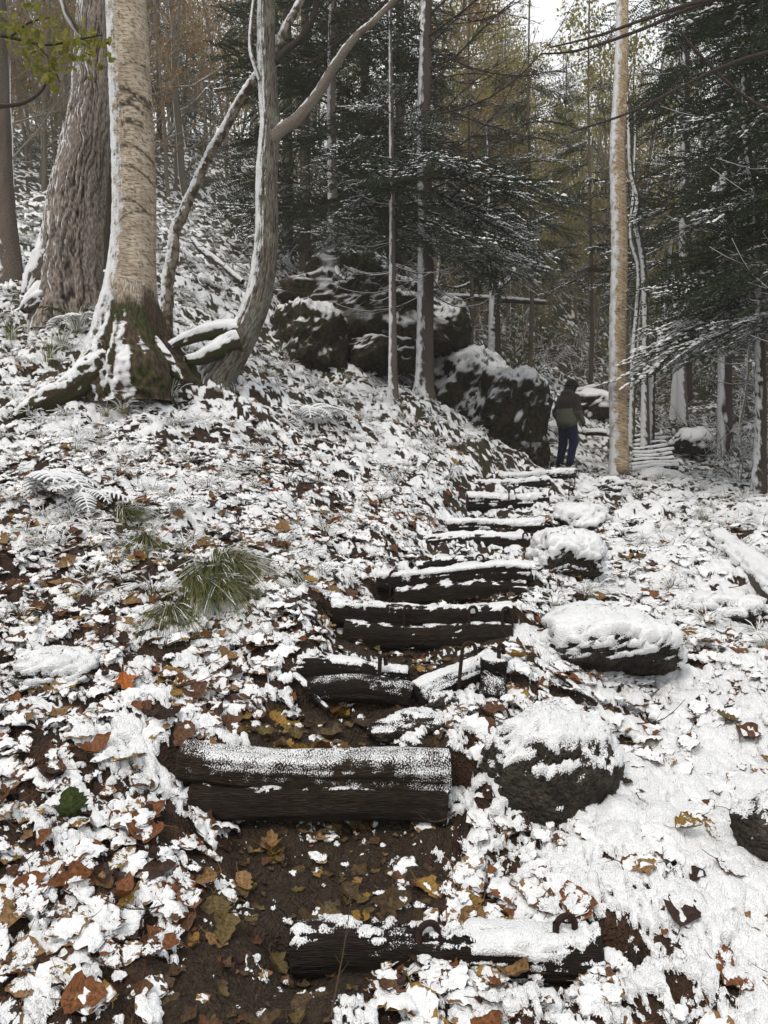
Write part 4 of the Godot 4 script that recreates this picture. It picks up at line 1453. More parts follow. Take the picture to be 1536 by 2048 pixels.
	branch_tube(t, "limb", [[535, 300, 9.5, 30], [552, 268, 9.45, 26], [590, 240, 9.4, 22], [622, 205, 9.35, 20], [650, 165, 9.3, 19], [685, 108, 9.2, 17], [715, 70, 9.2, 14], [745, 45, 9.1, 12], [775, 15, 9.1, 11], [820, -30, 9.0, 9]], Color(0.25, 0.215, 0.18), wind_snow(1.15, 0.4, 0.008, 9.0, 0.5), 20, 0.03)
	branch_tube(t, "limb", [[548, 125, 9.5, 16], [575, 98, 9.6, 13], [606, 72, 9.7, 12], [628, 30, 9.7, 11], [638, -30, 9.8, 9]], Color(0.05, 0.04, 0.035), null, 14, 0.03)
	branch_tube(t, "twig", [[520, 160, 9.4, 8], [506, 120, 9.35, 7], [500, 85, 9.35, 6], [505, 20, 9.35, 5], [512, -30, 9.35, 4]], Color(0.2, 0.17, 0.14), wind_snow(0.4, 0.5, 0.006, 12.0), 8, 0.03)

	# right birch with golden peeling bark
	ctrl = rooted(px_path([[1236, 958, 14, 50], [1237, 935, 14, 41], [1238, 880, 14, 36], [1235, 700, 14, 34], [1239, 500, 14, 32], [1235, 300, 14, 30], [1242, 150, 14, 27], [1245, 0, 14, 23], [1247, -200, 14, 22]]))
	t = thing("birch_tree", "golden barked birch with peeling curls, snow on its left half", "tree", ctrl[1][0])
	var bd := func(a, h, r): return r * (0.02 * ridge(a, h, 1.2, 0.8) + 0.012 * n3.get_noise_3d(cos(a) * 1.5, h * 16.0, sin(a) * 1.5) + 0.02 * smoothstep(0.35, 0.5, n3.get_noise_3d(cos(a) * 1.5, h * 5.0, sin(a) * 1.5)))
	var bt := func(p, _n, a, h):
		var l: float = n3.get_noise_3d(cos(a) * 1.6, h * 20.0, sin(a) * 1.6)
		var c := Color(0.45, 0.375, 0.28).lerp(Color(0.56, 0.50, 0.41), clampf(0.5 + 1.4 * n3.get_noise_3d(p.x * 4.0, p.y * 2.0, p.z * 4.0), 0, 1))
		if l > 0.28: c = c.lerp(Color(0.16, 0.1, 0.06), clampf((l - 0.28) * 3.0, 0, 0.7))
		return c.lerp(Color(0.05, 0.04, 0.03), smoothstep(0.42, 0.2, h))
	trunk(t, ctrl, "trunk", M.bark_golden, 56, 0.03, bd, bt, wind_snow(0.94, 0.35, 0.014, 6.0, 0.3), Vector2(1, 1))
	for q in [[1240, 600], [1248, 585], [1232, 610], [1250, 620], [1244, 380], [1236, 370], [1252, 365], [1246, 215], [1238, 225], [1250, 190], [1242, 235], [1246, 520], [1250, 780], [1246, 830], [1232, 205]]:
		var curl := MB.new()
		var c := P(q[0], q[1], 13.82) - t.position
		var rr := rng.randf_range(0.03, 0.07)
		var yw := rng.randf_range(-0.6, 0.6)
		for k in 7:
			var a0 := k * 0.5
			var a1 := a0 + 0.5
			var o0 := Vector3(rr * (1 - cos(a0)) * cos(yw), 0, rr * sin(a0) * 0.7)
			var o1 := Vector3(rr * (1 - cos(a1)) * cos(yw), 0, rr * sin(a1) * 0.7)
			var hh := Vector3(0.01 * k, rr * rng.randf_range(0.7, 1.2), 0)
			var cc := Color(0.5, 0.38, 0.25) * rng.randf_range(0.7, 1.2)
			curl.tri(c + o0, c + o1, c + o1 + hh, cc)
			curl.tri(c + o0, c + o1 + hh, c + o0 + hh, cc)
		put("bark_curl", curl.mesh(M.twig), t)

	# right edge trunk, thin snowy stems
	simple_tree("slender_tree", "thin dark trunk with snowy left side at the right edge", "tree", "", [[1516, 992, 11.5, 34], [1520, 900, 11.5, 24], [1522, 760, 11.5, 21], [1520, 600, 11.5, 19], [1514, 440, 11.5, 17], [1500, 330, 11.5, 15], [1490, 240, 11.5, 13], [1488, 60, 11.5, 10], [1486, -150, 11.5, 8]], Color(0.08, 0.065, 0.055), wind_snow(0.93, 0.4, 0.012), 28, 0.05)
	simple_tree("slender_tree", "snow plastered wavy stem just right of the golden birch", "tree", "", [[1292, 850, 18, 20], [1290, 760, 18, 13], [1291, 680, 18, 12], [1290, 600, 18, 12], [1286, 520, 18, 11], [1272, 440, 18, 11], [1276, 400, 18, 10], [1262, 340, 18, 9], [1258, 250, 18, 7], [1250, 100, 18, 5]], Color(0.10, 0.085, 0.075), wind_snow(0.65, 0.4, 0.014), 20, 0.06)
	simple_tree("slender_tree", "dark twin stem bowing right behind the snowy wavy stem", "tree", "", [[1300, 852, 18.3, 20], [1303, 780, 18.3, 14], [1310, 720, 18.3, 13], [1326, 660, 18.3, 11], [1332, 600, 18.4, 9], [1345, 480, 18.6, 7]], Color(0.05, 0.04, 0.035), wind_snow(0.5, 0.4, 0.012), 18, 0.06)
	simple_tree("slender_tree", "thin grey stem left of the wavy stem, close behind the birch", "tree", "", [[1264, 850, 19, 13], [1268, 700, 19, 10], [1274, 620, 19, 9], [1278, 540, 19, 9], [1262, 470, 19, 8], [1268, 380, 19, 6], [1272, 250, 19, 4]], Color(0.13, 0.11, 0.1), wind_snow(0.7, 0.4, 0.012), 16, 0.07)
	simple_tree("broken_tree", "broken grey snag standing between the wavy stem and the right edge", "tree", "", [[1366, 800, 21, 24], [1362, 720, 21, 15], [1354, 620, 21, 13], [1348, 560, 21, 13], [1343, 530, 21, 12]], Color(0.16, 0.135, 0.115), wind_snow(0.4, 0.4, 0.014), 18, 0.07)
	simple_tree("leaning_tree", "dark snow topped trunk leaning right above the trail", "tree", "", [[1352, 640, 21.5, 16], [1375, 585, 21.3, 20], [1400, 545, 21.0, 20], [1440, 500, 20.7, 18], [1490, 450, 20.4, 14]], Color(0.07, 0.055, 0.05), wind_snow(0.3, 0.4, 0.03, 5.0, 0.9), 18, 0.07)
	simple_tree("slender_tree", "thin dark sapling trunk standing far right of the steps", "tree", "", [[1462, 815, 20, 14], [1456, 740, 20, 10], [1450, 600, 20, 9], [1446, 400, 20, 7]], Color(0.07, 0.06, 0.05), wind_snow(0.4, 0.4, 0.012), 14, 0.1)

	# forked tree behind the boulders
	t = simple_tree("forked_tree", "small dark forked tree with one crooked snowy arm behind the boulders", "tree", "", [[990, 668, 20, 32], [989, 620, 20, 21], [988, 570, 20, 17], [982, 510, 20, 12], [978, 460, 20, 11], [980, 380, 20, 8], [975, 250, 20, 5]], Color(0.07, 0.055, 0.045), wind_snow(0.75, 0.4, 0.012), 18, 0.06)
	branch_tube(t, "limb", [[989, 580, 20, 13], [1005, 568, 20, 11], [1024, 552, 20, 10], [1034, 520, 20, 9], [1038, 480, 20, 7], [1034, 440, 20, 4]], Color(0.08, 0.065, 0.05), wind_snow(0.3, 0.5, 0.015, 6.0, 0.4), 12, 0.06)
	branch_tube(t, "limb", [[986, 530, 20, 7], [950, 560, 19.8, 6], [915, 575, 19.6, 5], [880, 570, 19.5, 3]], Color(0.08, 0.065, 0.05), wind_snow(0.5, 0.5, 0.012, 6.0, 0.5), 10, 0.06)

func path_of_trunk(list: Array) -> Callable:
	var c := px_path(list)
	return func(y):
		for k in c.size() - 1:
			if y <= c[k + 1][0].y: return c[k][0].lerp(c[k + 1][0], clampf((y - c[k][0].y) / maxf(c[k + 1][0].y - c[k][0].y, 0.01), 0, 1))
		return c[-1][0]

func make_conifers() -> void:
	var py := func(y, d): return P(768, y, d).y
	# trunk on the boulder
	var ls := [[674, 545, 15, 56], [671, 530, 15, 36], [668, 500, 15, 25], [666, 400, 15, 20], [663, 200, 15, 17], [665, 0, 15, 14], [666, -250, 15, 9]]
	var t := thing("spruce_tree", "grey spruce trunk rooted on top of the dark boulder", "tree", P(674, 545, 15))
	var ctrl := px_path(ls)
	var d0 := func(a, h, r): return r * (0.06 * ridge(a, h, 1.5, 1.5) + smoothstep(0.5, 0.0, h) * 0.3 * cos(a * 3.0))
	trunk(t, ctrl, "trunk", M.bark_plain, 30, 0.05, d0, plain_tint(Color(0.22, 0.19, 0.165)), wind_snow(0.75, 0.4, 0.012), Vector2(1, 1))
	for q in [[[660, 528, 14.95, 16], [640, 545, 14.6, 13], [615, 552, 14.3, 8]], [[684, 528, 14.95, 16], [705, 545, 14.6, 13], [735, 552, 14.4, 8], [760, 548, 14.3, 4]], [[672, 530, 14.8, 14], [676, 548, 14.5, 10], [690, 560, 14.3, 6]]]:
		branch_tube(t, "root", q, Color(0.19, 0.16, 0.14), top_snow(0.4, 0.5, 0.015, 6.0), 12, 0.04)
	conifer_crown(t, path_of_trunk(ls), py.call(470, 15), py.call(-120, 15), 46, 1.7, 1.7, ["bare", "dusted", "bare", "hanging"])

	# dark spruces massed behind the boulder
	var group := "dark spruces behind the boulder"
	var specs := [[610, 19, 610, "dense dark spruce directly behind the curved trunk", 19, 1.9], [575, 22, 560, "dark spruce reaching left over the hillside behind the curved trunk", 17, 1.8], [730, 19, 590, "dense dark spruce behind the boulder trunk and the thin sapling", 17, 2.1], [800, 22, 600, "dark spruce filling the gap behind the two slim trunks", 14, 2.0]]
	for q in specs:
		var l2 := [[q[0], 600, q[1], 24], [q[0], 300, q[1], 20], [q[0], 0, q[1], 15], [q[0], -500, q[1], 6]]
		var c2 := px_path(l2)
		c2 = rooted(c2)
		var t2 := thing("spruce_tree", q[3], "tree", c2[1][0], group)
		trunk(t2, c2, "trunk", M.bark_plain, 12, 0.3, no_disp, plain_tint(Color(0.13, 0.11, 0.09)))
		conifer_crown(t2, path_of_trunk(l2), py.call(480, q[1]), py.call(-300, q[1]), q[4] * 2, q[5], q[5] * 0.7, ["bare", "bare", "dusted", "hanging"])

	# thin young spruce in front of the boulder
	ls = [[788, 818, 11.5, 28], [786, 760, 11.5, 19], [786, 660, 11.5, 15], [785, 540, 11.5, 13], [785, 420, 11.5, 11], [783, 250, 11.5, 9], [781, 80, 11.5, 6], [780, -60, 11.5, 3]]
	ctrl = rooted(px_path(ls))
	t = thing("spruce_tree", "slim young spruce with snowy boughs standing before the dark boulder", "tree", ctrl[1][0])
	trunk(t, ctrl, "trunk", M.bark_plain, 24, 0.05, d0, plain_tint(Color(0.16, 0.135, 0.12)), wind_snow(0.8, 0.4, 0.009), Vector2(1, 1))
	conifer_crown(t, path_of_trunk(ls), py.call(490, 11.5), py.call(180, 11.5), 34, 1.25, 0.7, ["dusted", "snowy", "bare", "dusted"])
	for q in [[785, 560, -0.6, 0.7], [786, 590, 2.4, 0.5], [785, 530, 0.4, 0.9], [786, 545, 3.6, 0.8]]:
		var o := put("branch", dead_branch(rng, q[3], 0.010, 0.25, Color(0.09, 0.07, 0.06), 0.7), t)
		o.position = P(q[0], q[1], 11.5) - t.position
		o.rotation.y = q[2]

	# trunk with long dead branches arching to the right
	ls = [[850, 792, 12.2, 50], [850, 770, 12.2, 40], [850, 700, 12.2, 34], [852, 500, 12.2, 31], [848, 300, 12.2, 28], [850, 150, 12.2, 25], [853, 0, 12.2, 21], [853, -250, 12.2, 15]]
	ctrl = rooted(px_path(ls))
	t = thing("spruce_tree", "spruce trunk with snow down its left side and dead branches arching right", "tree", ctrl[1][0])
	trunk(t, ctrl, "trunk", M.bark_plain, 44, 0.04, d0, plain_tint(Color(0.10, 0.085, 0.075)), wind_snow(0.88, 0.3, 0.014, 7.0), Vector2(1, 1))
	var pf := path_of_trunk(ls)
	var dead := []
	for k in 10: dead.append(dead_branch(rng, rng.randf_range(1.3, 3.4), 0.016, rng.randf_range(-0.3, 0.6), Color(0.055, 0.042, 0.036), 0.0))
	var snowy := []
	for k in 3: snowy.append(dead_branch(rng, rng.randf_range(0.9, 1.6), 0.011, rng.randf_range(0.2, 0.5), Color(0.055, 0.042, 0.036), 0.6))
	for k in 46:
		var y: float = lerpf(py.call(400, 12.2), py.call(-140, 12.2), (k + rng.randf()) / 46.0)
		var o := put("branch", dead[k % 10], t)
		o.position = pf.call(y) - t.position
		o.rotation = Vector3(rng.randf_range(-0.3, 0.3), rng.randf_range(-1.2, 1.2) if k % 4 else rng.randf_range(2.0, 4.2), rng.randf_range(-0.45, 0.55))
		o.scale = Vector3.ONE * rng.randf_range(0.7, 1.1)
	for k in 14:
		var y: float = lerpf(py.call(600, 12.2), py.call(380, 12.2), (k + rng.randf()) / 14.0)
		var o := put("branch", snowy[k % 3], t)
		o.position = pf.call(y) - t.position
		o.rotation = Vector3(0, rng.randf_range(-1.5, 1.5) if k % 3 else rng.randf_range(2.0, 4.2), rng.randf_range(-0.3, 0.1))
	for k in 9:
		var y: float = lerpf(py.call(460, 12.2), py.call(330, 12.2), k / 8.0)
		add_bough(t, "snowy" if k % 2 else "dusted", pf.call(y), rng.randf_range(-0.7, 0.9), -0.12, rng.randf_range(1.3, 2.1))
	for k in 8:
		add_bough(t, "dusted" if k % 2 else "bare", pf.call(lerpf(py.call(430, 12.2), py.call(20, 12.2), k / 8.0)), PI + rng.randf_range(-0.9, 0.9), -0.05, rng.randf_range(0.8, 1.3))

	# snowy young spruce behind the forked tree
	for q in [[940, 16.5, 640, 560, 330, 26, 1.3, "small snowy spruce between the dead branched trunk and the forked tree"], [1060, 21, 640, 560, 250, 30, 1.5, "small spruce with snow clumps behind the forked tree"], [1180, 24, 700, 640, 300, 26, 1.7, "spruce standing behind the golden birch on the left"]]:
		var l3 := [[q[0], q[2], q[1], 10], [q[0] + 4, q[3], q[1], 8], [q[0] - 3, 200, q[1], 4], [q[0], -50, q[1], 3]]
		var c3 := rooted(px_path(l3))
		var t3 := thing("spruce_tree", q[7], "tree", c3[1][0])
		trunk(t3, c3, "trunk", M.bark_plain, 12, 0.2, no_disp, plain_tint(Color(0.15, 0.125, 0.105)))
		conifer_crown(t3, path_of_trunk(l3), py.call(q[3] - 60, q[1]), py.call(q[4] - 120, q[1]), q[5], q[6], q[6] * 0.6, ["snowy", "dusted", "bare"])

	# the big spruces on the right whose boughs hang into the picture
	var rs := [[1700, 10.5, "large spruce just out of view whose boughs hang in from the right", 44, 2.0, [PI, 1.2], 560], [1570, 13.2, "spruce at the right edge with long dark hanging boughs", 44, 1.75, [PI, 1.6], 620], [1450, 17, "dark spruce between the golden birch and the right edge", 46, 2.0, [PI, PI], 560], [1370, 25, "dark spruce set back right of the golden birch", 44, 2.3, [PI, PI], 560], [1580, 22, "distant dark spruce behind the right edge trunk", 40, 2.4, [PI, PI], 620]]
	var dry := []
	for k in 5: dry.append(dead_branch(rng, rng.randf_range(1.2, 2.4), 0.011, rng.randf_range(0.2, 0.5), Color(0.06, 0.047, 0.04), 0.5))
	for q in rs:
		var l4 := [[q[0], 900, q[1], 30], [q[0], 500, q[1], 24], [q[0], 0, q[1], 16], [q[0], -600, q[1], 6]]
		var c4 := rooted(px_path(l4))
		var t4 := thing("spruce_tree", q[2], "tree", c4[1][0])
		trunk(t4, c4, "trunk", M.bark_plain, 14, 0.2, no_disp, plain_tint(Color(0.07, 0.055, 0.05)), wind_snow(0.85, 0.4, 0.012))
		conifer_crown(t4, path_of_trunk(l4), py.call(q[6], q[1]), py.call(-350, q[1]), q[3], q[4], q[4] * 0.8, ["bare", "hanging", "dusted", "bare"], q[5])
		var pt := path_of_trunk(l4)
		for k in 20:
			var o := put("branch", dry[k % 5], t4)
			o.position = pt.call(lerpf(py.call(q[6] + 120, q[1]), py.call(50, q[1]), (k + rng.randf()) / 20.0)) - t4.position
			o.rotation = Vector3(0, q[5][0] + rng.randf_range(-1, 1) * q[5][1], rng.randf_range(-0.3, 0.15))
		if q[1] == 13.2:
			for e in [[640, 0.05, 2.5], [655, -0.3, 2.1], [690, 0.25, 2.0], [600, 0.4, 2.2], [560, -0.5, 1.8], [665, 0.55, 1.6]]:
				add_bough(t4, "snowy", pt.call(py.call(e[0] - 40, q[1])), PI + e[1], -0.12, e[2])
		else:
			for k in 5: add_bough(t4, "snowy", pt.call(py.call(q[6] + rng.randf_range(-120, 60), q[1])), q[5][0] + rng.randf_range(-1, 1) * q[5][1], -0.05, q[4] * rng.randf_range(0.6, 1.0))
	# bare limbs crossing the upper right
	t = thing("spruce_limbs", "long thin bare limbs sweeping across the upper right before the golden birch", "branch", P(1640, 60, 8.5))
	for q in [[[1640, 30, 8.6, 9], [1500, -10, 8.6, 8], [1400, 10, 8.5, 7], [1280, 60, 8.4, 7], [1160, 100, 8.3, 5], [1080, 108, 8.3, 3]], [[1640, -20, 8.4, 9], [1420, 0, 8.4, 8], [1300, 35, 8.4, 7], [1200, 70, 8.3, 5], [1100, 95, 8.2, 3]], [[1640, 80, 8.4, 9], [1480, 120, 8.4, 7], [1360, 175, 8.4, 6], [1260, 225, 8.3, 5], [1140, 265, 8.2, 3]], [[1640, 260, 8.8, 8], [1500, 200, 8.8, 7], [1390, 100, 8.8, 6], [1360, 60, 8.8, 5]]]:
		branch_tube(t, "limb", q, Color(0.085, 0.065, 0.055), null, 8, 0.06)

func place_word(px: float, d: float) -> String:
	var zones := [[40, "left of the ridged tree"], [150, "behind the ridged tree"], [215, "between ridged tree and big birch"], [310, "behind the big birch"], [400, "beside the leaning dead tree"], [500, "left of the curved trunk"], [560, "behind the curved trunk"], [640, "right of the curved trunk"], [720, "above the dark boulder's left end"], [790, "above the dark boulder's right end"], [860, "behind the two slim trunks"], [950, "left of the forked tree"], [1030, "behind the forked tree"], [1100, "above the tall mossy boulder"], [1160, "above the walking person"], [1215, "left of the golden birch"], [1260, "behind the golden birch"], [1330, "right of the golden birch"], [1400, "behind the broken snag"], [1480, "right of the broken snag"]]
	var w := "near the right edge"
	for z in zones:
		if px < z[0]:
			w = z[1]
			break
	return w + (", closest row" if d < 24 else (", low on the slope" if d < 30 else (", halfway up" if d < 37 else (", high up" if d < 45 else ", at the hill crest"))))

func make_background() -> void:
	var ochre := [Color(0.46, 0.30, 0.09), Color(0.52, 0.38, 0.13), Color(0.33, 0.22, 0.10), Color(0.48, 0.24, 0.07)]
	var lime := [Color(0.42, 0.42, 0.11), Color(0.50, 0.46, 0.13), Color(0.30, 0.31, 0.09), Color(0.52, 0.42, 0.12)]
	var brown := Color(0.27, 0.225, 0.18)
	var grey := Color(0.21, 0.185, 0.16)
	var protos := []
	for k in 4: protos.append(["ochre", bare_tree("forest_tree", rng.randf_range(11, 15), rng.randf_range(0.06, 0.11), 0.16, 0.10, 24, 3.2, ochre, 1700, brown, 0.0)])
	for k in 4: protos.append(["lime", bare_tree("forest_tree", rng.randf_range(10, 14), rng.randf_range(0.05, 0.09), 0.2, 0.08, 26, 3.2, lime, 2000, brown, 0.0)])
	for k in 3: protos.append(["bare", bare_tree("forest_tree", rng.randf_range(10, 14), rng.randf_range(0.08, 0.12), 0.1, 0.10, 24, 3.0, ochre, 250, grey, 0.6)])
	for k in 3: protos.append(["sapling", bare_tree("forest_tree", rng.randf_range(4.5, 7), rng.randf_range(0.035, 0.05), 0.2, 0.15, 14, 1.9, lime, 260, brown, 0.6)])
	var looks := {"ochre": "thin ochre leaved tree", "lime": "thin yellow green leaved tree", "bare": "nearly bare tree", "sapling": "low sapling"}
	var used := {}
	var spots := []
	for k in 190:
		var d := lerpf(19.0, 60.0, pow(rng.randf(), 0.9))
		var px := rng.randf_range(-150, 1690) if k % 3 else rng.randf_range(-100, 560)
		if d < 28 and px > 1060 and px < 1420: continue
		if d < 24 and px > 500 and px < 920: continue
		if d < 25 and px < 560: continue
		spots.append([px, d])
	for k in 26: spots.push_front([rng.randf_range(890, 1300), rng.randf_range(28, 44)])
	for q in spots:
		var px: float = q[0]
		var d: float = q[1]
		var kind := "ochre"
		var u := rng.randf()
		if px < 520: kind = "ochre" if u < 0.62 else ("bare" if u < 0.76 else "sapling")
		elif px < 1250: kind = "lime" if u < 0.5 else ("bare" if u < 0.68 else ("ochre" if u < 0.85 else "sapling"))
		else: kind = "lime" if u < 0.35 else ("bare" if u < 0.7 else "sapling")
		var set_ := protos.filter(func(e): return e[0] == kind)
		var id: int = rng.randi() % set_.size()
		var proto: Node3D = set_[id][1]
		var key := kind + str(id)
		var o: Node3D = proto if not used.has(key) else proto.duplicate()
		used[key] = true
		o.name = numbered("forest_tree")
		add_child(o)
		o.position = G(px, d)
		o.rotation.y = rng.randf() * TAU
		o.scale = Vector3.ONE * rng.randf_range(0.8, 1.25)
		var where := place_word(px, d)
		var lab: String = "%s %s" % [looks[kind], where]
		tag(o, lab, "tree", lab)
	for p in protos:
		if not p[1].is_inside_tree() and p[1].get_parent() == null: p[1].free()
	# distant dark conifers among them
	for q in [[60, 45, "far dark spruce high on the left hillside"], [330, 40, "far dark spruce above the leaning tree"], [1000, 44, "far spruce on the hill behind the forked tree"], [1120, 48, "far spruce near the crest left of the golden birch"], [880, 36, "far spruce behind the dead branched trunk"], [1450, 34, "far spruce behind the broken snag"], [1250, 40, "far spruce behind the golden birch"]]:
		var p := G(q[0], q[1])
		var t := thing("spruce_tree", q[2], "tree", p)
		var b := MB.new()
		b.tube(PackedVector3Array([Vector3(0, -0.3, 0), Vector3(0, 5, 0), Vector3(0.1, 13, 0)]), 0.16, 0.03, 8, Color(0.08, 0.06, 0.05))
		put("trunk", b.mesh(M.bark_plain), t)
		for k in 60:
			var u := (k + rng.randf()) / 60.0
			add_bough(t, ["bare", "dusted", "hanging"][k % 3], p + Vector3(0, lerpf(1.5, 12.8, u), 0), rng.randf() * TAU, 0.0, lerpf(2.9, 0.6, u) * rng.randf_range(0.8, 1.15))
	# undergrowth
	var shrubs := []
	for k in 3: shrubs.append(["snowy", shrub(16, 1.1, Color(0.08, 0.06, 0.05), 0.8, lime, 0)])
	for k in 2: shrubs.append(["leafy", shrub(12, 0.9, Color(0.08, 0.07, 0.04), 0.25, [Color(0.16, 0.19, 0.04), Color(0.22, 0.24, 0.05), Color(0.10, 0.13, 0.03)], 260)])
	for k in 2: shrubs.append(["brown", shrub(14, 1.0, Color(0.09, 0.06, 0.045), 0.35, ochre, 40)])
	used = {}
	var list := []
	for q in [[1000, 19.5, 3], [1130, 18.5, 4], [1015, 22, 4], [1110, 23, 0], [1150, 24, 1], [1070, 24, 2], [870, 17.5, 3], [905, 18.5, 0], [1210, 26, 0], [1400, 17.5, 0], [1460, 16.5, 1], [1430, 19, 2], [1500, 18, 0], [1380, 20, 5], [1340, 22, 1], [1530, 15, 2], [1480, 14, 5], [930, 20, 1], [1180, 22, 6]]:
		list.append([q[0], q[1], q[2]])
	for k in 190: list.append([rng.randf_range(-60, 1600), lerpf(15, 46, rng.randf()), [0, 1, 3, 3, 4, 5, 6, 5, 6, 2][rng.randi() % 10]])
	for q in list:
		if q[1] < 20 and q[0] > 1040 and q[0] < 1380 and (q[2] != 4 or q[1] < 18): continue
		if q[1] < 26 and q[0] > 1085 and q[0] < 1225: continue
		if q[1] < 17 and q[0] > 560 and q[0] < 900: continue
		if q[1] < 29 and q[0] < 570: continue
		var id: int = q[2]
		var o: Node3D = shrubs[id][1] if not used.has(id) else shrubs[id][1].duplicate()
		used[id] = true
		o.name = numbered("shrub")
		add_child(o)
		o.position = G(q[0], q[1], -0.03)
		o.rotation.y = rng.randf() * TAU
		o.scale = Vector3.ONE * rng.randf_range(0.7, 1.35) * (0.62 if q[0] > 1240 and q[1] < 21 else 1.0)
		var look: String = {"snowy": "bare snowy bush", "leafy": "yellow green leaved bush", "brown": "brown twiggy bush"}[shrubs[id][0]]
		var lab: String = "%s %s" % [look, place_word(q[0], q[1])]
		tag(o, lab, "bush", lab)

func make_rocks() -> void:
	var dark := [Color(0.045, 0.037, 0.03), Color(0.085, 0.07, 0.052), Color(0.05, 0.052, 0.02)]
	var grey := [Color(0.05, 0.042, 0.036), Color(0.10, 0.085, 0.075), Color(0.05, 0.046, 0.036)]
	# dark boulder group in the middle
	rock("boulder", "largest dark boulder, overhanging, with the spruce rooted on top", "boulder", P(738, 628, 15.2), Vector3(1.62, 1.02, 1.3), 0.25, 3.2, 5, 0.24, dark, 1.0, 0.02, 130, 4, 0.6, "", 0.7)
	rock("boulder", "lower square boulder with snowy top left of the overhanging boulder", "boulder", P(610, 690, 13.8), Vector3(0.66, 0.66, 0.8), 0.25, 4.0, 11, 0.2, dark, 0.8, 0.03, 90, 3, 0.6, "", 0.5)
	rock("boulder", "low dark slab tucked under the overhanging boulder", "boulder", P(765, 712, 13.8), Vector3(0.75, 0.32, 0.6), 0.5, 3.0, 13, 0.22, dark, 0.95, 0.02, 56, 3, 0.6, "", 0.5)
	rock("boulder", "dark shoulder rock right of the two slim trunks", "boulder", P(890, 655, 15.5), Vector3(0.46, 0.6, 0.8), -0.3, 3.0, 17, 0.22, dark, 0.85, 0.03, 56, 3, 0.6, "", 0.6)
	# mossy boulder beside the walker
	rock("boulder", "tall mossy boulder with a sheer dark face beside the walking person", "boulder", P(1005, 872, 15.1), Vector3(0.95, 1.24, 1.05), -0.12, 3.4, 19, 0.18, dark, 0.72, 0.035, 130, 3, 0.6, "", 0.5)
	rock("boulder", "snow draped sloping rock left of the tall mossy boulder", "boulder", P(950, 800, 15.6), Vector3(1.1, 0.98, 0.95), 0.35, 2.5, 23, 0.2, dark, 0.50, 0.035, 110, 2, 0.6, "", 0.5)
	rock("boulder", "low root covered rock in front of the sloping rock", "boulder", P(895, 915, 13.3), Vector3(0.55, 0.34, 0.5), 0.2, 2.6, 29, 0.25, dark, 0.5, 0.04, 64, 3, 0.6, "", 0.4)
	# rocks along the steps
	rock("rock", "round snow capped boulder right of the double log step", "rock", P(1095, 1538, 3.2), Vector3(0.285, 0.265, 0.27), 0.25, 2.4, 31, 0.12, grey, 0.52, 0.03, 120, 3, 0.4, "", 0.22)
	rock("rock", "flat snow covered rock right of the fourth step", "rock", P(1222, 1290, 4.15), Vector3(0.33, 0.165, 0.26), -0.15, 3.2, 37, 0.14, grey, 0.12, 0.05, 90, 4, 0.5, "", 0.2)
	rock("rock", "snow mounded rock beside the fifth step", "rock", P(1128, 1118, 5.5), Vector3(0.25, 0.17, 0.26), 0.2, 2.6, 41, 0.15, grey, 0.1, 0.05, 80, 3, 0.5, "", 0.2)
	rock("rock", "small snowy rock above the mounded rock", "rock", P(1165, 1045, 7.4), Vector3(0.25, 0.14, 0.25), 0.6, 2.6, 43, 0.18, grey, 0.15, 0.05, 60, 3)
	rock("rock", "dark rock cut off by the lower right edge", "rock", P(1560, 1655, 2.75), Vector3(0.15, 0.125, 0.14), 0.4, 2.8, 47, 0.14, grey, 0.75, 0.02, 70, 4)
	rock("rock", "wet brown stone between the double log and third step", "rock", P(815, 1452, 3.35), Vector3(0.17, 0.06, 0.1), 0.1, 2.8, 53, 0.2, [Color(0.04, 0.03, 0.024), Color(0.07, 0.052, 0.04), Color(0.05, 0.038, 0.03)], 0.92, 0.012, 60, 4)
	rock("rock", "small dark stone under the diagonal log", "rock", P(885, 1410, 3.5), Vector3(0.09, 0.06, 0.07), 0.3, 2.6, 59, 0.2, grey, 0.9, 0.012, 44, 4)
	rock("rock", "small dark rock poking out right of the top step", "rock", P(1222, 972, 9.9), Vector3(0.16, 0.1, 0.14), 0.3, 2.6, 61, 0.22, grey, 0.45, 0.03, 44, 4)
	rock("rock", "dark snowy rock under the fallen log at the right edge", "rock", P(1450, 1225, 4.8), Vector3(0.24, 0.1, 0.2), 0.3, 2.6, 67, 0.22, grey, 0.4, 0.04, 60, 4)
	rock("rock", "snow topped rock right of the plank stairs", "rock", P(1385, 885, 17.5), Vector3(0.5, 0.28, 0.4), 0.3, 2.6, 71, 0.2, grey, 0.2, 0.06, 48, 4)
	rock("rock", "snow topped dark rock above the walking person's head", "rock", P(1180, 812, 21), Vector3(0.75, 0.38, 0.6), 0.2, 2.6, 73, 0.22, grey, 0.3, 0.06, 48, 4)
	rock("rock", "snowy rock at the foot of the golden birch", "rock", P(1320, 962, 14.5), Vector3(0.42, 0.22, 0.35), 0.5, 2.6, 79, 0.2, grey, 0.15, 0.05, 48, 4)
	rock("rock", "small mossy snow topped stone on the left bank", "rock", P(535, 1022, 6.3), Vector3(0.2, 0.11, 0.18), 0.5, 2.6, 83, 0.22, dark, 0.25, 0.04, 56, 4)
	rock("rock", "low dark rock under snow left of the grass tuft", "rock", P(130, 1345, 3.7), Vector3(0.2, 0.09, 0.16), 0.2, 2.6, 89, 0.25, dark, 0.3, 0.035, 60, 4)

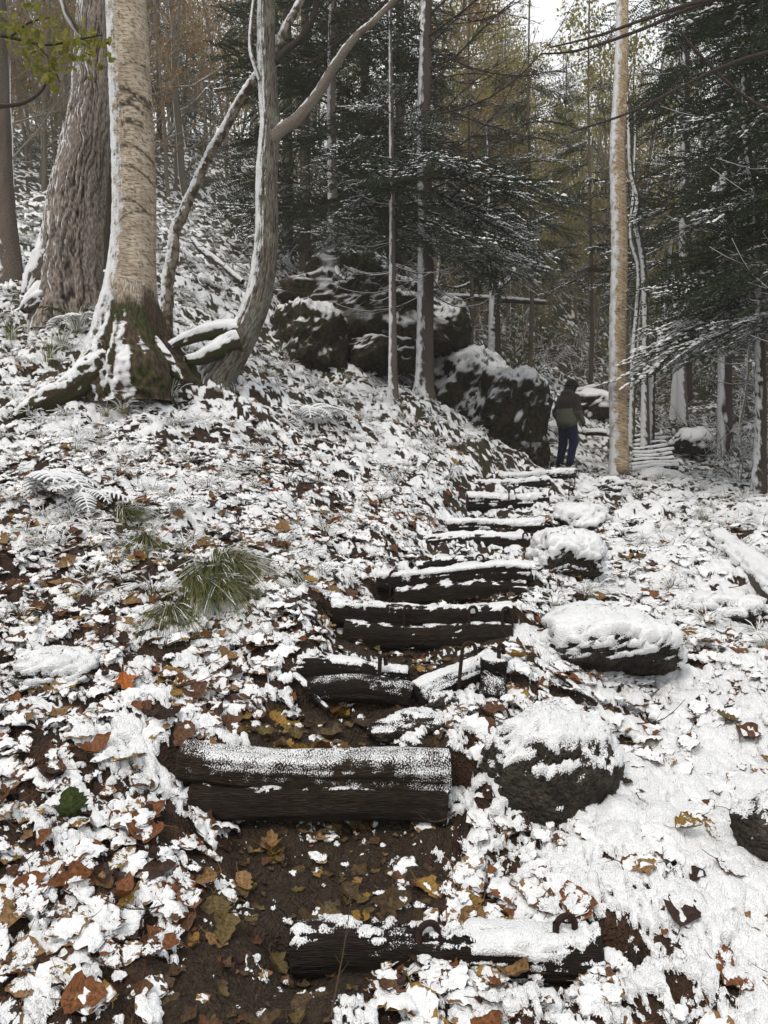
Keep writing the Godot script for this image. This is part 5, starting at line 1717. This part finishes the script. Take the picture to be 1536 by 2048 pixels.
func make_steps() -> void:
	var wet := Color(0.030, 0.021, 0.015)
	var brown := Color(0.055, 0.038, 0.025)
	var grp := "log steps of the trail"
	var st := func(label, px, py, d) -> Node3D: return thing("log_step", label, "log step", P(px, py, d), grp)
	var t: Node3D = st.call("lowest log step, black and half buried in snow", 880, 1955, 2.5)
	log_piece(t, "log", P(590, 1898, 2.5), P(1200, 1912, 2.45), 0.07, 0.25, wet, -2.0, 0.035, 0.38, 1.0)
	t = st.call("double log step, a powdered squared log on a dark one", 630, 1640, 3.12)
	log_piece(t, "log", P(366, 1522, 3.14), P(897, 1548, 3.10), 0.074, 0.75, brown, 1.6, 0.0, 0.72, 3.0)
	log_piece(t, "log", P(385, 1592, 3.10), P(893, 1612, 3.06), 0.072, 0.35, wet * 1.3, 1.15, 0.012, 0.18, 4.0)
	t = st.call("third step, split log with powder beside a bare muddy tread", 720, 1405, 3.6)
	log_piece(t, "log", P(618, 1376, 3.58), P(822, 1386, 3.56), 0.056, 0.2, wet, 1.2, 0.01, 0.55, 5.0)
	log_piece(t, "log", P(600, 1335, 3.72), P(812, 1352, 3.68), 0.052, 0.3, wet, 0.85, 0.014, 0.45, 6.0)
	t = thing("fallen_log", "short diagonal powdered log ending in a snowy stump end by the third step", "log", P(930, 1400, 3.6))
	log_piece(t, "log", P(838, 1392, 3.52), P(985, 1322, 3.70), 0.055, 0.0, wet * 1.3, 0.6, 0.014, 0.72, 7.0)
	log_piece(t, "stump", P(985, 1400, 3.58), P(988, 1318, 3.62), 0.062, 0.0, wet, 0.9, 0.014, 0.6, 7.5)
	t = st.call("fourth step, wide dark double log with three steel hooks", 850, 1290, 4.3)
	log_piece(t, "log", P(664, 1228, 4.34), P(1022, 1234, 4.30), 0.066, 0.4, wet, 0.86, 0.014, 0.42, 8.0)
	log_piece(t, "log", P(690, 1266, 4.28), P(1020, 1274, 4.25), 0.066, 0.5, wet * 1.2, 1.08, 0.012, 0.1, 9.0)
	t = st.call("fifth step, thick black log under a snowy split log", 900, 1205, 5.0)
	log_piece(t, "log", P(755, 1160, 5.05), P(1060, 1148, 5.0), 0.062, 0.4, wet, 0.55, 0.022, 0.45, 10.0)
	log_piece(t, "log", P(790, 1192, 4.98), P(1050, 1182, 4.95), 0.066, 0.5, wet * 1.1, 0.98, 0.02, 0.05, 11.0)
	log_piece(t, "log", P(835, 1138, 5.5), P(985, 1126, 5.5), 0.05, 0.3, wet, 0.85, 0.02, 0.4, 11.5)
	t = st.call("sixth step, short black log with a hook at its right end", 950, 1105, 6.4)
	log_piece(t, "log", P(850, 1092, 6.4), P(1056, 1085, 6.4), 0.074, 0.4, wet, 0.62, 0.026, 0.3, 12.0)
	t = st.call("seventh step, black log under a lip of snow", 990, 1068, 7.2)
	log_piece(t, "log", P(895, 1060, 7.2), P(1088, 1054, 7.2), 0.068, 0.4, wet, 0.45, 0.035, 0.25, 13.0)
	t = st.call("eighth step, snow covered log below the top step", 1010, 1018, 8.8)
	log_piece(t, "log", P(935, 1006, 8.8), P(1095, 1003, 8.8), 0.08, 0.4, wet, 0.35, 0.04, 0.3, 14.0)
	t = st.call("top step, round dark log with frost on its face", 1020, 982, 9.8)
	log_piece(t, "log", P(945, 973, 9.8), P(1098, 968, 9.8), 0.066, 0.1, wet, 0.6, 0.035, 0.5, 15.0)
	log_piece(t, "log", P(1000, 956, 10.3), P(1150, 950, 10.4), 0.05, 0.1, wet, 0.2, 0.04, 0.5, 16.0)
	# steel rods
	hook("rusty bent rod lying over the middle of the lowest log", 838, 1850, 2.44, 0.03, 0.0, 0.03, 1.0, 0.011)
	hook("rusty bent rod over the snowy right end of the lowest log", 1112, 1836, 2.44, 0.03, 0.0, 0.032, 1.0, 0.011)
	hook("rusty bent rod end at the left end of the lowest log", 612, 1862, 2.46, 0.03, 0.0, 0.026, 1.0, 0.011)
	hook("dark straight rod pinning the third step's left log", 760, 1312, 3.6, 0.20, 0.01, 0.012, 1.0, 0.010)
	hook("tall hooped rod standing over the diagonal log", 925, 1286, 3.52, 0.24, 0.03, 0.03, 1.0, 0.009)
	hook("short upright rod in the stump end by the third step", 998, 1290, 3.58, 0.14, 0.0, 0.010, 1.0, 0.010)
	hook("dark bent rod on the left of the fourth step", 808, 1212, 4.24, 0.08, 0.0, 0.02, 1.0)
	hook("dark bent rod in the middle of the fourth step", 938, 1214, 4.22, 0.08, 0.0, 0.022, 1.0, 0.009)
	hook("dark bent rod at the right end of the fourth step", 1005, 1216, 4.2, 0.09, 0.0, 0.022, 1.0, 0.009)
	hook("bent rod at the left end of the fifth step", 780, 1142, 4.98, 0.10, 0.0, 0.028, 1.0)
	hook("bent rod near the right of the fifth step", 1000, 1128, 4.98, 0.08, 0.0, 0.03, 1.0)
	hook("bent rod on the short upper log of the fifth step", 952, 1110, 5.4, 0.1, 0.0, 0.028, 1.0)
	hook("bent rod at the right end of the sixth step", 1046, 1066, 6.32, 0.12, 0.0, 0.02, 1.0)
	hook("bent rod at the left of the eighth step", 1018, 978, 8.7, 0.1, 0.0, 0.035, 1.0)
	hook("bent rod at the right end of the eighth step", 1098, 978, 8.7, 0.14, 0.0, 0.035, 1.0)
	hook("bent rod standing clear right of the eighth step", 1138, 970, 8.8, 0.2, 0.0, 0.03, 1.0)
	hook("upright rod at the right end of the top step", 1150, 940, 10.2, 0.18, 0.0, 0.01, 1.0)
	# other logs
	t = thing("fallen_log", "pale snow covered fallen log at the right edge above the flat rock", "log", P(1490, 1180, 5.0))
	log_piece(t, "trunk", P(1436, 1082, 6.4), P(1600, 1225, 4.7), 0.10, 0.0, Color(0.15, 0.135, 0.12), 0.45, 0.035, 0.6, 17.0, 0.3)
	t = thing("dead_branch", "thin dark stick lying in the snow below the flat rock", "stick", P(1120, 1360, 3.8))
	log_piece(t, "stick", P(1062, 1318, 3.95), P(1190, 1402, 3.62), 0.012, 0.0, brown, 0.75, 0.006, 0.3, 18.0)
	t = thing("dead_branch", "snow dusted stick slanting down left of the third step", "stick", P(610, 1370, 3.6))
	log_piece(t, "stick", P(590, 1352, 3.66), P(655, 1416, 3.48), 0.012, 0.0, brown, 0.6, 0.006, 0.5, 19.0)
	t = thing("fallen_tree", "small fallen snowy tree with bare branches on the slope behind the birch", "fallen tree", P(430, 520, 15))
	branch_tube(t, "trunk", [[385, 478, 15.5, 8], [400, 498, 15.3, 12], [430, 520, 15, 12], [460, 545, 14.8, 11], [485, 565, 14.6, 10]], Color(0.1, 0.08, 0.07), top_snow(0.3, 0.4, 0.03, 6.0), 12, 0.05)
	for k in 9:
		var o := put("branch", dead_branch(rng, rng.randf_range(0.5, 1.0), 0.012, 0.4, Color(0.11, 0.09, 0.08), 0.5), t)
		o.position = P(lerpf(388, 470, k / 9.0), lerpf(485, 552, k / 9.0), 15.1) - t.position
		o.rotation = Vector3(0, rng.randf_range(0, TAU), rng.randf_range(-0.9, 0.2))
	t = thing("fallen_log", "long thin dead limb lying level behind the forked tree", "log", P(950, 597, 22))
	branch_tube(t, "trunk", [[860, 590, 22, 8], [930, 595, 22, 12], [1010, 600, 22.5, 12], [1090, 605, 23, 8]], Color(0.09, 0.07, 0.06), top_snow(0.3, 0.4, 0.03, 6.0), 12, 0.08)
	t = thing("snowy_root", "bent snow covered root arching over the low rock", "root", P(900, 880, 12.9))
	branch_tube(t, "root", [[825, 876, 12.8, 14], [862, 862, 12.7, 16], [892, 862, 12.6, 15], [908, 878, 12.5, 13], [918, 900, 12.4, 11], [938, 925, 12.3, 8]], Color(0.1, 0.08, 0.06), top_snow(0.1, 0.4, 0.03, 6.0), 14, 0.03)
	# log edging of the trail beyond
	var k := 0
	for q in [[1110, 806, 1160, 800, 21, 10], [1130, 788, 1190, 776, 22, 10], [1105, 822, 1125, 812, 20, 10], [1165, 864, 1212, 868, 18, 10]]:
		t = thing("trail_log", ["snow topped trail log level with the walker's shoulder", "snow topped trail log above the walker's head, highest", "short trail log behind the walker's back", "trail log between the walker's hand and the golden birch"][k], "log", P(q[0], q[1], q[4]))
		log_piece(t, "log", P(q[0], q[1], q[4]), P(q[2], q[3], q[4]), q[5] * 0.5 * q[4] / F, 0.0, wet * 1.3, 0.2, 0.05, 0.4, 20.0 + k, 0.3)
		k += 1
	# plank stairs right of the golden birch
	t = thing("plank_stairs", "flight of narrow snowy pole stairs right of the golden birch", "stairs", P(1310, 940, 15.5))
	for j in 9:
		var dd := 15.6 + j * 0.42
		var yy := 936.0 - j * 8.0
		log_piece(t, "pole", P(1262 + j * 1.0 + rng.randf_range(-3, 3), yy + 4, dd), P(1358 - j * 4.0 + rng.randf_range(-6, 6), yy - 3, dd + 0.15), 0.04 if j else 0.06, 0.0, wet * 1.4, 0.15, 0.035, 0.4, 30.0 + j, 0.4)

func make_plants() -> void:
	var green := [Color(0.06, 0.08, 0.022), Color(0.09, 0.10, 0.03), Color(0.04, 0.055, 0.016), Color(0.15, 0.13, 0.05)]
	var straw := [Color(0.26, 0.2, 0.09), Color(0.16, 0.15, 0.05), Color(0.3, 0.25, 0.13)]
	var pale := [Color(0.18, 0.22, 0.06), Color(0.12, 0.15, 0.04), Color(0.22, 0.2, 0.08)]
	var tg := []
	for k in 3: tg.append(tuft_mesh(300, 0.42, green + [straw[1] * 0.7], 0.10, 1.45, Vector3(0.9, 0, 1.5)))
	var tst := []
	for k in 2: tst.append(tuft_mesh(90, 0.26, straw, 0.45, 0.9))
	var tp := []
	for k in 2: tp.append(tuft_mesh(60, 0.34, pale, 0.25, 0.6))
	var tsm := []
	for k in 3: tsm.append(tuft_mesh(36, 0.16, green + straw, 0.7, 0.9))
	for q in [[445, 4.85, 0, 0.66, "uppermost green grass tuft cascading down the left bank"], [425, 4.65, 1, 0.72, "big drooping green grass tuft on the left bank"], [468, 4.70, 2, 0.70, "green grass clump right of the big drooping tuft"], [398, 4.45, 2, 0.7, "snowy green grass left of the big drooping tuft"], [440, 4.42, 0, 0.62, "lowest green grass clump hanging under the big tuft"], [335, 4.15, 2, 0.55, "snow streaked grass clump below and left of the tufts"], [290, 5.1, 0, 0.5, "grass clump above and left of the tufts"], [590, 4.7, 1, 0.4, "small grass clump left of the fifth step"], [250, 5.6, 1, 0.6, "dark grass clump high on the left bank"]]:
		var o := put("grass_tuft", tg[q[2]])
		o.position = G(q[0], q[1], 0.02)
		o.scale = Vector3.ONE * q[3]
		o.rotation.y = rng.randf_range(-0.5, 0.5)
		tag(o, q[4], "grass tuft", "grass tufts on the left bank")
	for q in [[248, 8.3, 0, 1.2, "straw coloured grass tuft at the foot of the birch"], [215, 8.2, 1, 0.9, "second straw tuft left of the birch's foot"], [300, 8.4, 1, 0.8, "snowy straw tuft right under the birch"], [205, 7.6, 0, 0.6, "low straw tuft in the leaves below the birch"]]:
		var o := put("grass_tuft", tst[q[2]])
		o.position = G(q[0], q[1], 0.02)
		o.scale = Vector3.ONE * q[3]
		tag(o, q[4], "grass tuft", "straw tufts under the birch")
	for q in [[105, 9.6, 0, 1.3, "pale green weeds left of the birch root"], [130, 9.9, 1, 1.2, "pale green weeds between ridged tree and birch root"], [345, 8.8, 1, 1.0, "pale green weeds right of the birch foot"], [30, 10.5, 0, 1.3, "pale green weeds left of the ridged tree"], [160, 10.4, 1, 1.3, "green weeds at the foot of the ridged tree"]]:
		var o := put("weeds", tp[q[2]])
		o.position = G(q[0], q[1], 0.02)
		o.scale = Vector3.ONE * q[3]
		tag(o, q[4], "weeds", "weeds round the big trees")
	# small grass and stalks in masses
	for v in 3:
		var xf := []
		for k in 1100:
			var r := sqrt(rng.randf_range(4.5 * 4.5, 24.0 * 24.0))
			var a := rng.randf_range(-0.6, 0.6)
			var x := r * sin(a)
			var z := -r * cos(a)
			if path_w(x, -z) > 0.2: continue
			xf.append(Transform3D(Basis.from_euler(Vector3(0, rng.randf() * TAU, 0)).scaled(Vector3.ONE * rng.randf_range(0.6, 1.3)), Vector3(x, soil_h(x, z), z)))
		tag(multi("ground_grass", tsm[v], xf, []), "short snowy grass scattered over the slopes", "grass", "", "stuff")
	var tw := []
	for k in 3: tw.append(dead_branch(rng, 0.30, 0.0035, 0.3, Color(0.06, 0.043, 0.03), 0.0))
	for v in 3:
		var xf := []
		for k in 650:
			var r := lerpf(1.8, 14.0, pow(rng.randf(), 0.7))
			var a := rng.randf_range(-0.6, 0.6)
			var x := r * sin(a)
			var z := -r * cos(a)
			if path_w(x, -z) > 0.4 and rng.randf() < 0.8: continue
			xf.append(Transform3D(Basis.from_euler(Vector3(rng.randf_range(-0.4, 0.4), rng.randf() * TAU, rng.randf_range(-0.2, 0.5))).scaled(Vector3.ONE * rng.randf_range(0.4, 1.2)), Vector3(x, soil_h(x, z) + 0.015, z)))
		tag(multi("fallen_twigs", tw[v], xf, []), "thin fallen twigs lying in the snow and leaves", "twigs", "", "stuff")
	# ferns
	var fr := []
	for k in 3: fr.append(frond(0.5, rng.randf_range(0.45, 0.7), true))
	fern("snow laden fern arching at the left edge of the bank", 60, 5.9, fr, 6, 1.15, 0.2, 2.6)
	fern("snow laden fern with long fronds below the left edge fern", 150, 5.75, fr, 5, 0.85, -0.5, 2.6)
	fern("small snowy fern on the slope before the boulders", 610, 9.6, fr, 7, 0.9, 0.0, 4.5)
	fern("snowy fern right of the small fern, before the boulders", 655, 9.9, fr, 6, 0.8, 0.4, 4.5)
	fern("low snowy fern above the grass tuft", 340, 5.6, fr, 4, 0.6, 0.4, 4.0)
	var gf := []
	for k in 2: gf.append(frond(0.55, 0.5, false))
	fern("green fern between the ridged tree and the birch", 165, 10.6, gf + fr, 9, 1.1, 0.0, 6.0)
	# leafy branch hanging in at the upper left
	var t := thing("leafy_branch", "branch with fresh green yellow leaves hanging in at the upper left", "branch", P(-40, 60, 6.2))
	branch_tube(t, "limb", [[-60, 60, 6.2, 8], [20, 75, 6.2, 6], [90, 90, 6.1, 5], [150, 80, 6.1, 4], [205, 70, 6.0, 2]], Color(0.08, 0.06, 0.045), null, 6, 0.04)
	branch_tube(t, "limb", [[20, 75, 6.2, 5], [60, 45, 6.2, 4], [100, 35, 6.1, 2]], Color(0.08, 0.06, 0.045), null, 6, 0.04)
	branch_tube(t, "limb", [[70, 86, 6.1, 4], [100, 120, 6.0, 3], [120, 165, 6.0, 2]], Color(0.08, 0.06, 0.045), null, 6, 0.04)
	branch_tube(t, "limb", [[-60, 215, 6.4, 10], [10, 212, 6.4, 8], [50, 205, 6.4, 7], [85, 180, 6.3, 5], [100, 140, 6.2, 3]], Color(0.1, 0.08, 0.07), null, 8, 0.04)
	var lm := []
	for k in 3: lm.append(leaf_mesh(rng, 0.0, rng.randf_range(-0.2, 0.3), rng.randf_range(0, 0.3)))
	var gm := []
	for c in [[0.30, 0.30, 0.05], [0.38, 0.36, 0.07], [0.22, 0.24, 0.04]]:
		var m: StandardMaterial3D = M.leaf_green.duplicate()
		m.albedo_color = L(c[0], c[1], c[2])
		m.backlight = Color(0.9, 0.9, 0.9)
		gm.append(m)
	for k in 230:
		var c: Array = [[70, 90, 55, 30], [140, 85, 50, 28], [40, 50, 40, 28], [185, 100, 25, 30], [100, 125, 30, 30]][k % 5]
		var o := put("leaf", lm[k % 3], t)
		o.set_surface_override_material(0, gm[k % 3])
		o.transform = Transform3D(rand_basis(rng, rng.randf_range(0.05, 0.085)), P(c[0] + rng.randfn() * c[2] * 0.8, c[1] + rng.randfn() * c[3] * 0.85, 6.1 + rng.randf_range(-0.25, 0.25)) - t.position)
	# leaves that stand out
	var bare := leaf_mesh(rng, 0.0, 0.3, 0.3)
	var folded := leaf_mesh(rng, 0.05, 0.2, 0.9)
	var maple := leaf_mesh(rng, 0.0, 0.25, 0.15, 0.45)
	var flat := leaf_mesh(rng, 0.0, 0.1, 0.05)
	one_leaf("folded yellow brown leaf standing in the snow on the right", "yellow", folded, 1395, 2.72, 0.10, Vector3(-0.3, 1.3, 0.3), 0.06)
	one_leaf("orange lobed leaf lying on the snowy left bank", "orange", maple, 245, 3.42, 0.14, Vector3(0.4, 0.6, 0.1), 0.06)
	one_leaf("dark green leaf standing upright in the snow at left", "green", bare, 130, 2.72, 0.16, Vector3(-1.2, 0.25, 0.15), 0.08)
	one_leaf("yellow leaf curled up beside the fourth step's left end", "yellow", bare, 622, 4.35, 0.10, Vector3(0.2, 1.0, 0.2), 0.06)
	one_leaf("mustard leaf lying right of the round boulder in snow", "olive", bare, 1468, 3.45, 0.12, Vector3(0.3, 1.4, 0.1), 0.05)
	one_leaf("small crimson leaf on the snow high on the left bank", "red", flat, 442, 6.3, 0.10, Vector3(0.3, 1.5, 0.0), 0.05)
	one_leaf("large tan leaf flat on the mud before the double log", "tan", flat, 478, 2.68, 0.12, Vector3(0.1, 0.5, 0.0), 0.02)
	one_leaf("yellow leaf half under snow left of the double log step", "yellow", bare, 552, 3.35, 0.10, Vector3(0.5, 1.2, 0.2), 0.05)
	one_leaf("bright yellow leaf beside the top step", "yellow", bare, 908, 9.7, 0.14, Vector3(0.6, 1.2, 0.2), 0.06)
	one_leaf("orange brown leaf standing beside the flat rock", "orange", bare, 1262, 4.6, 0.08, Vector3(-0.9, 0.2, 0.2), 0.08)
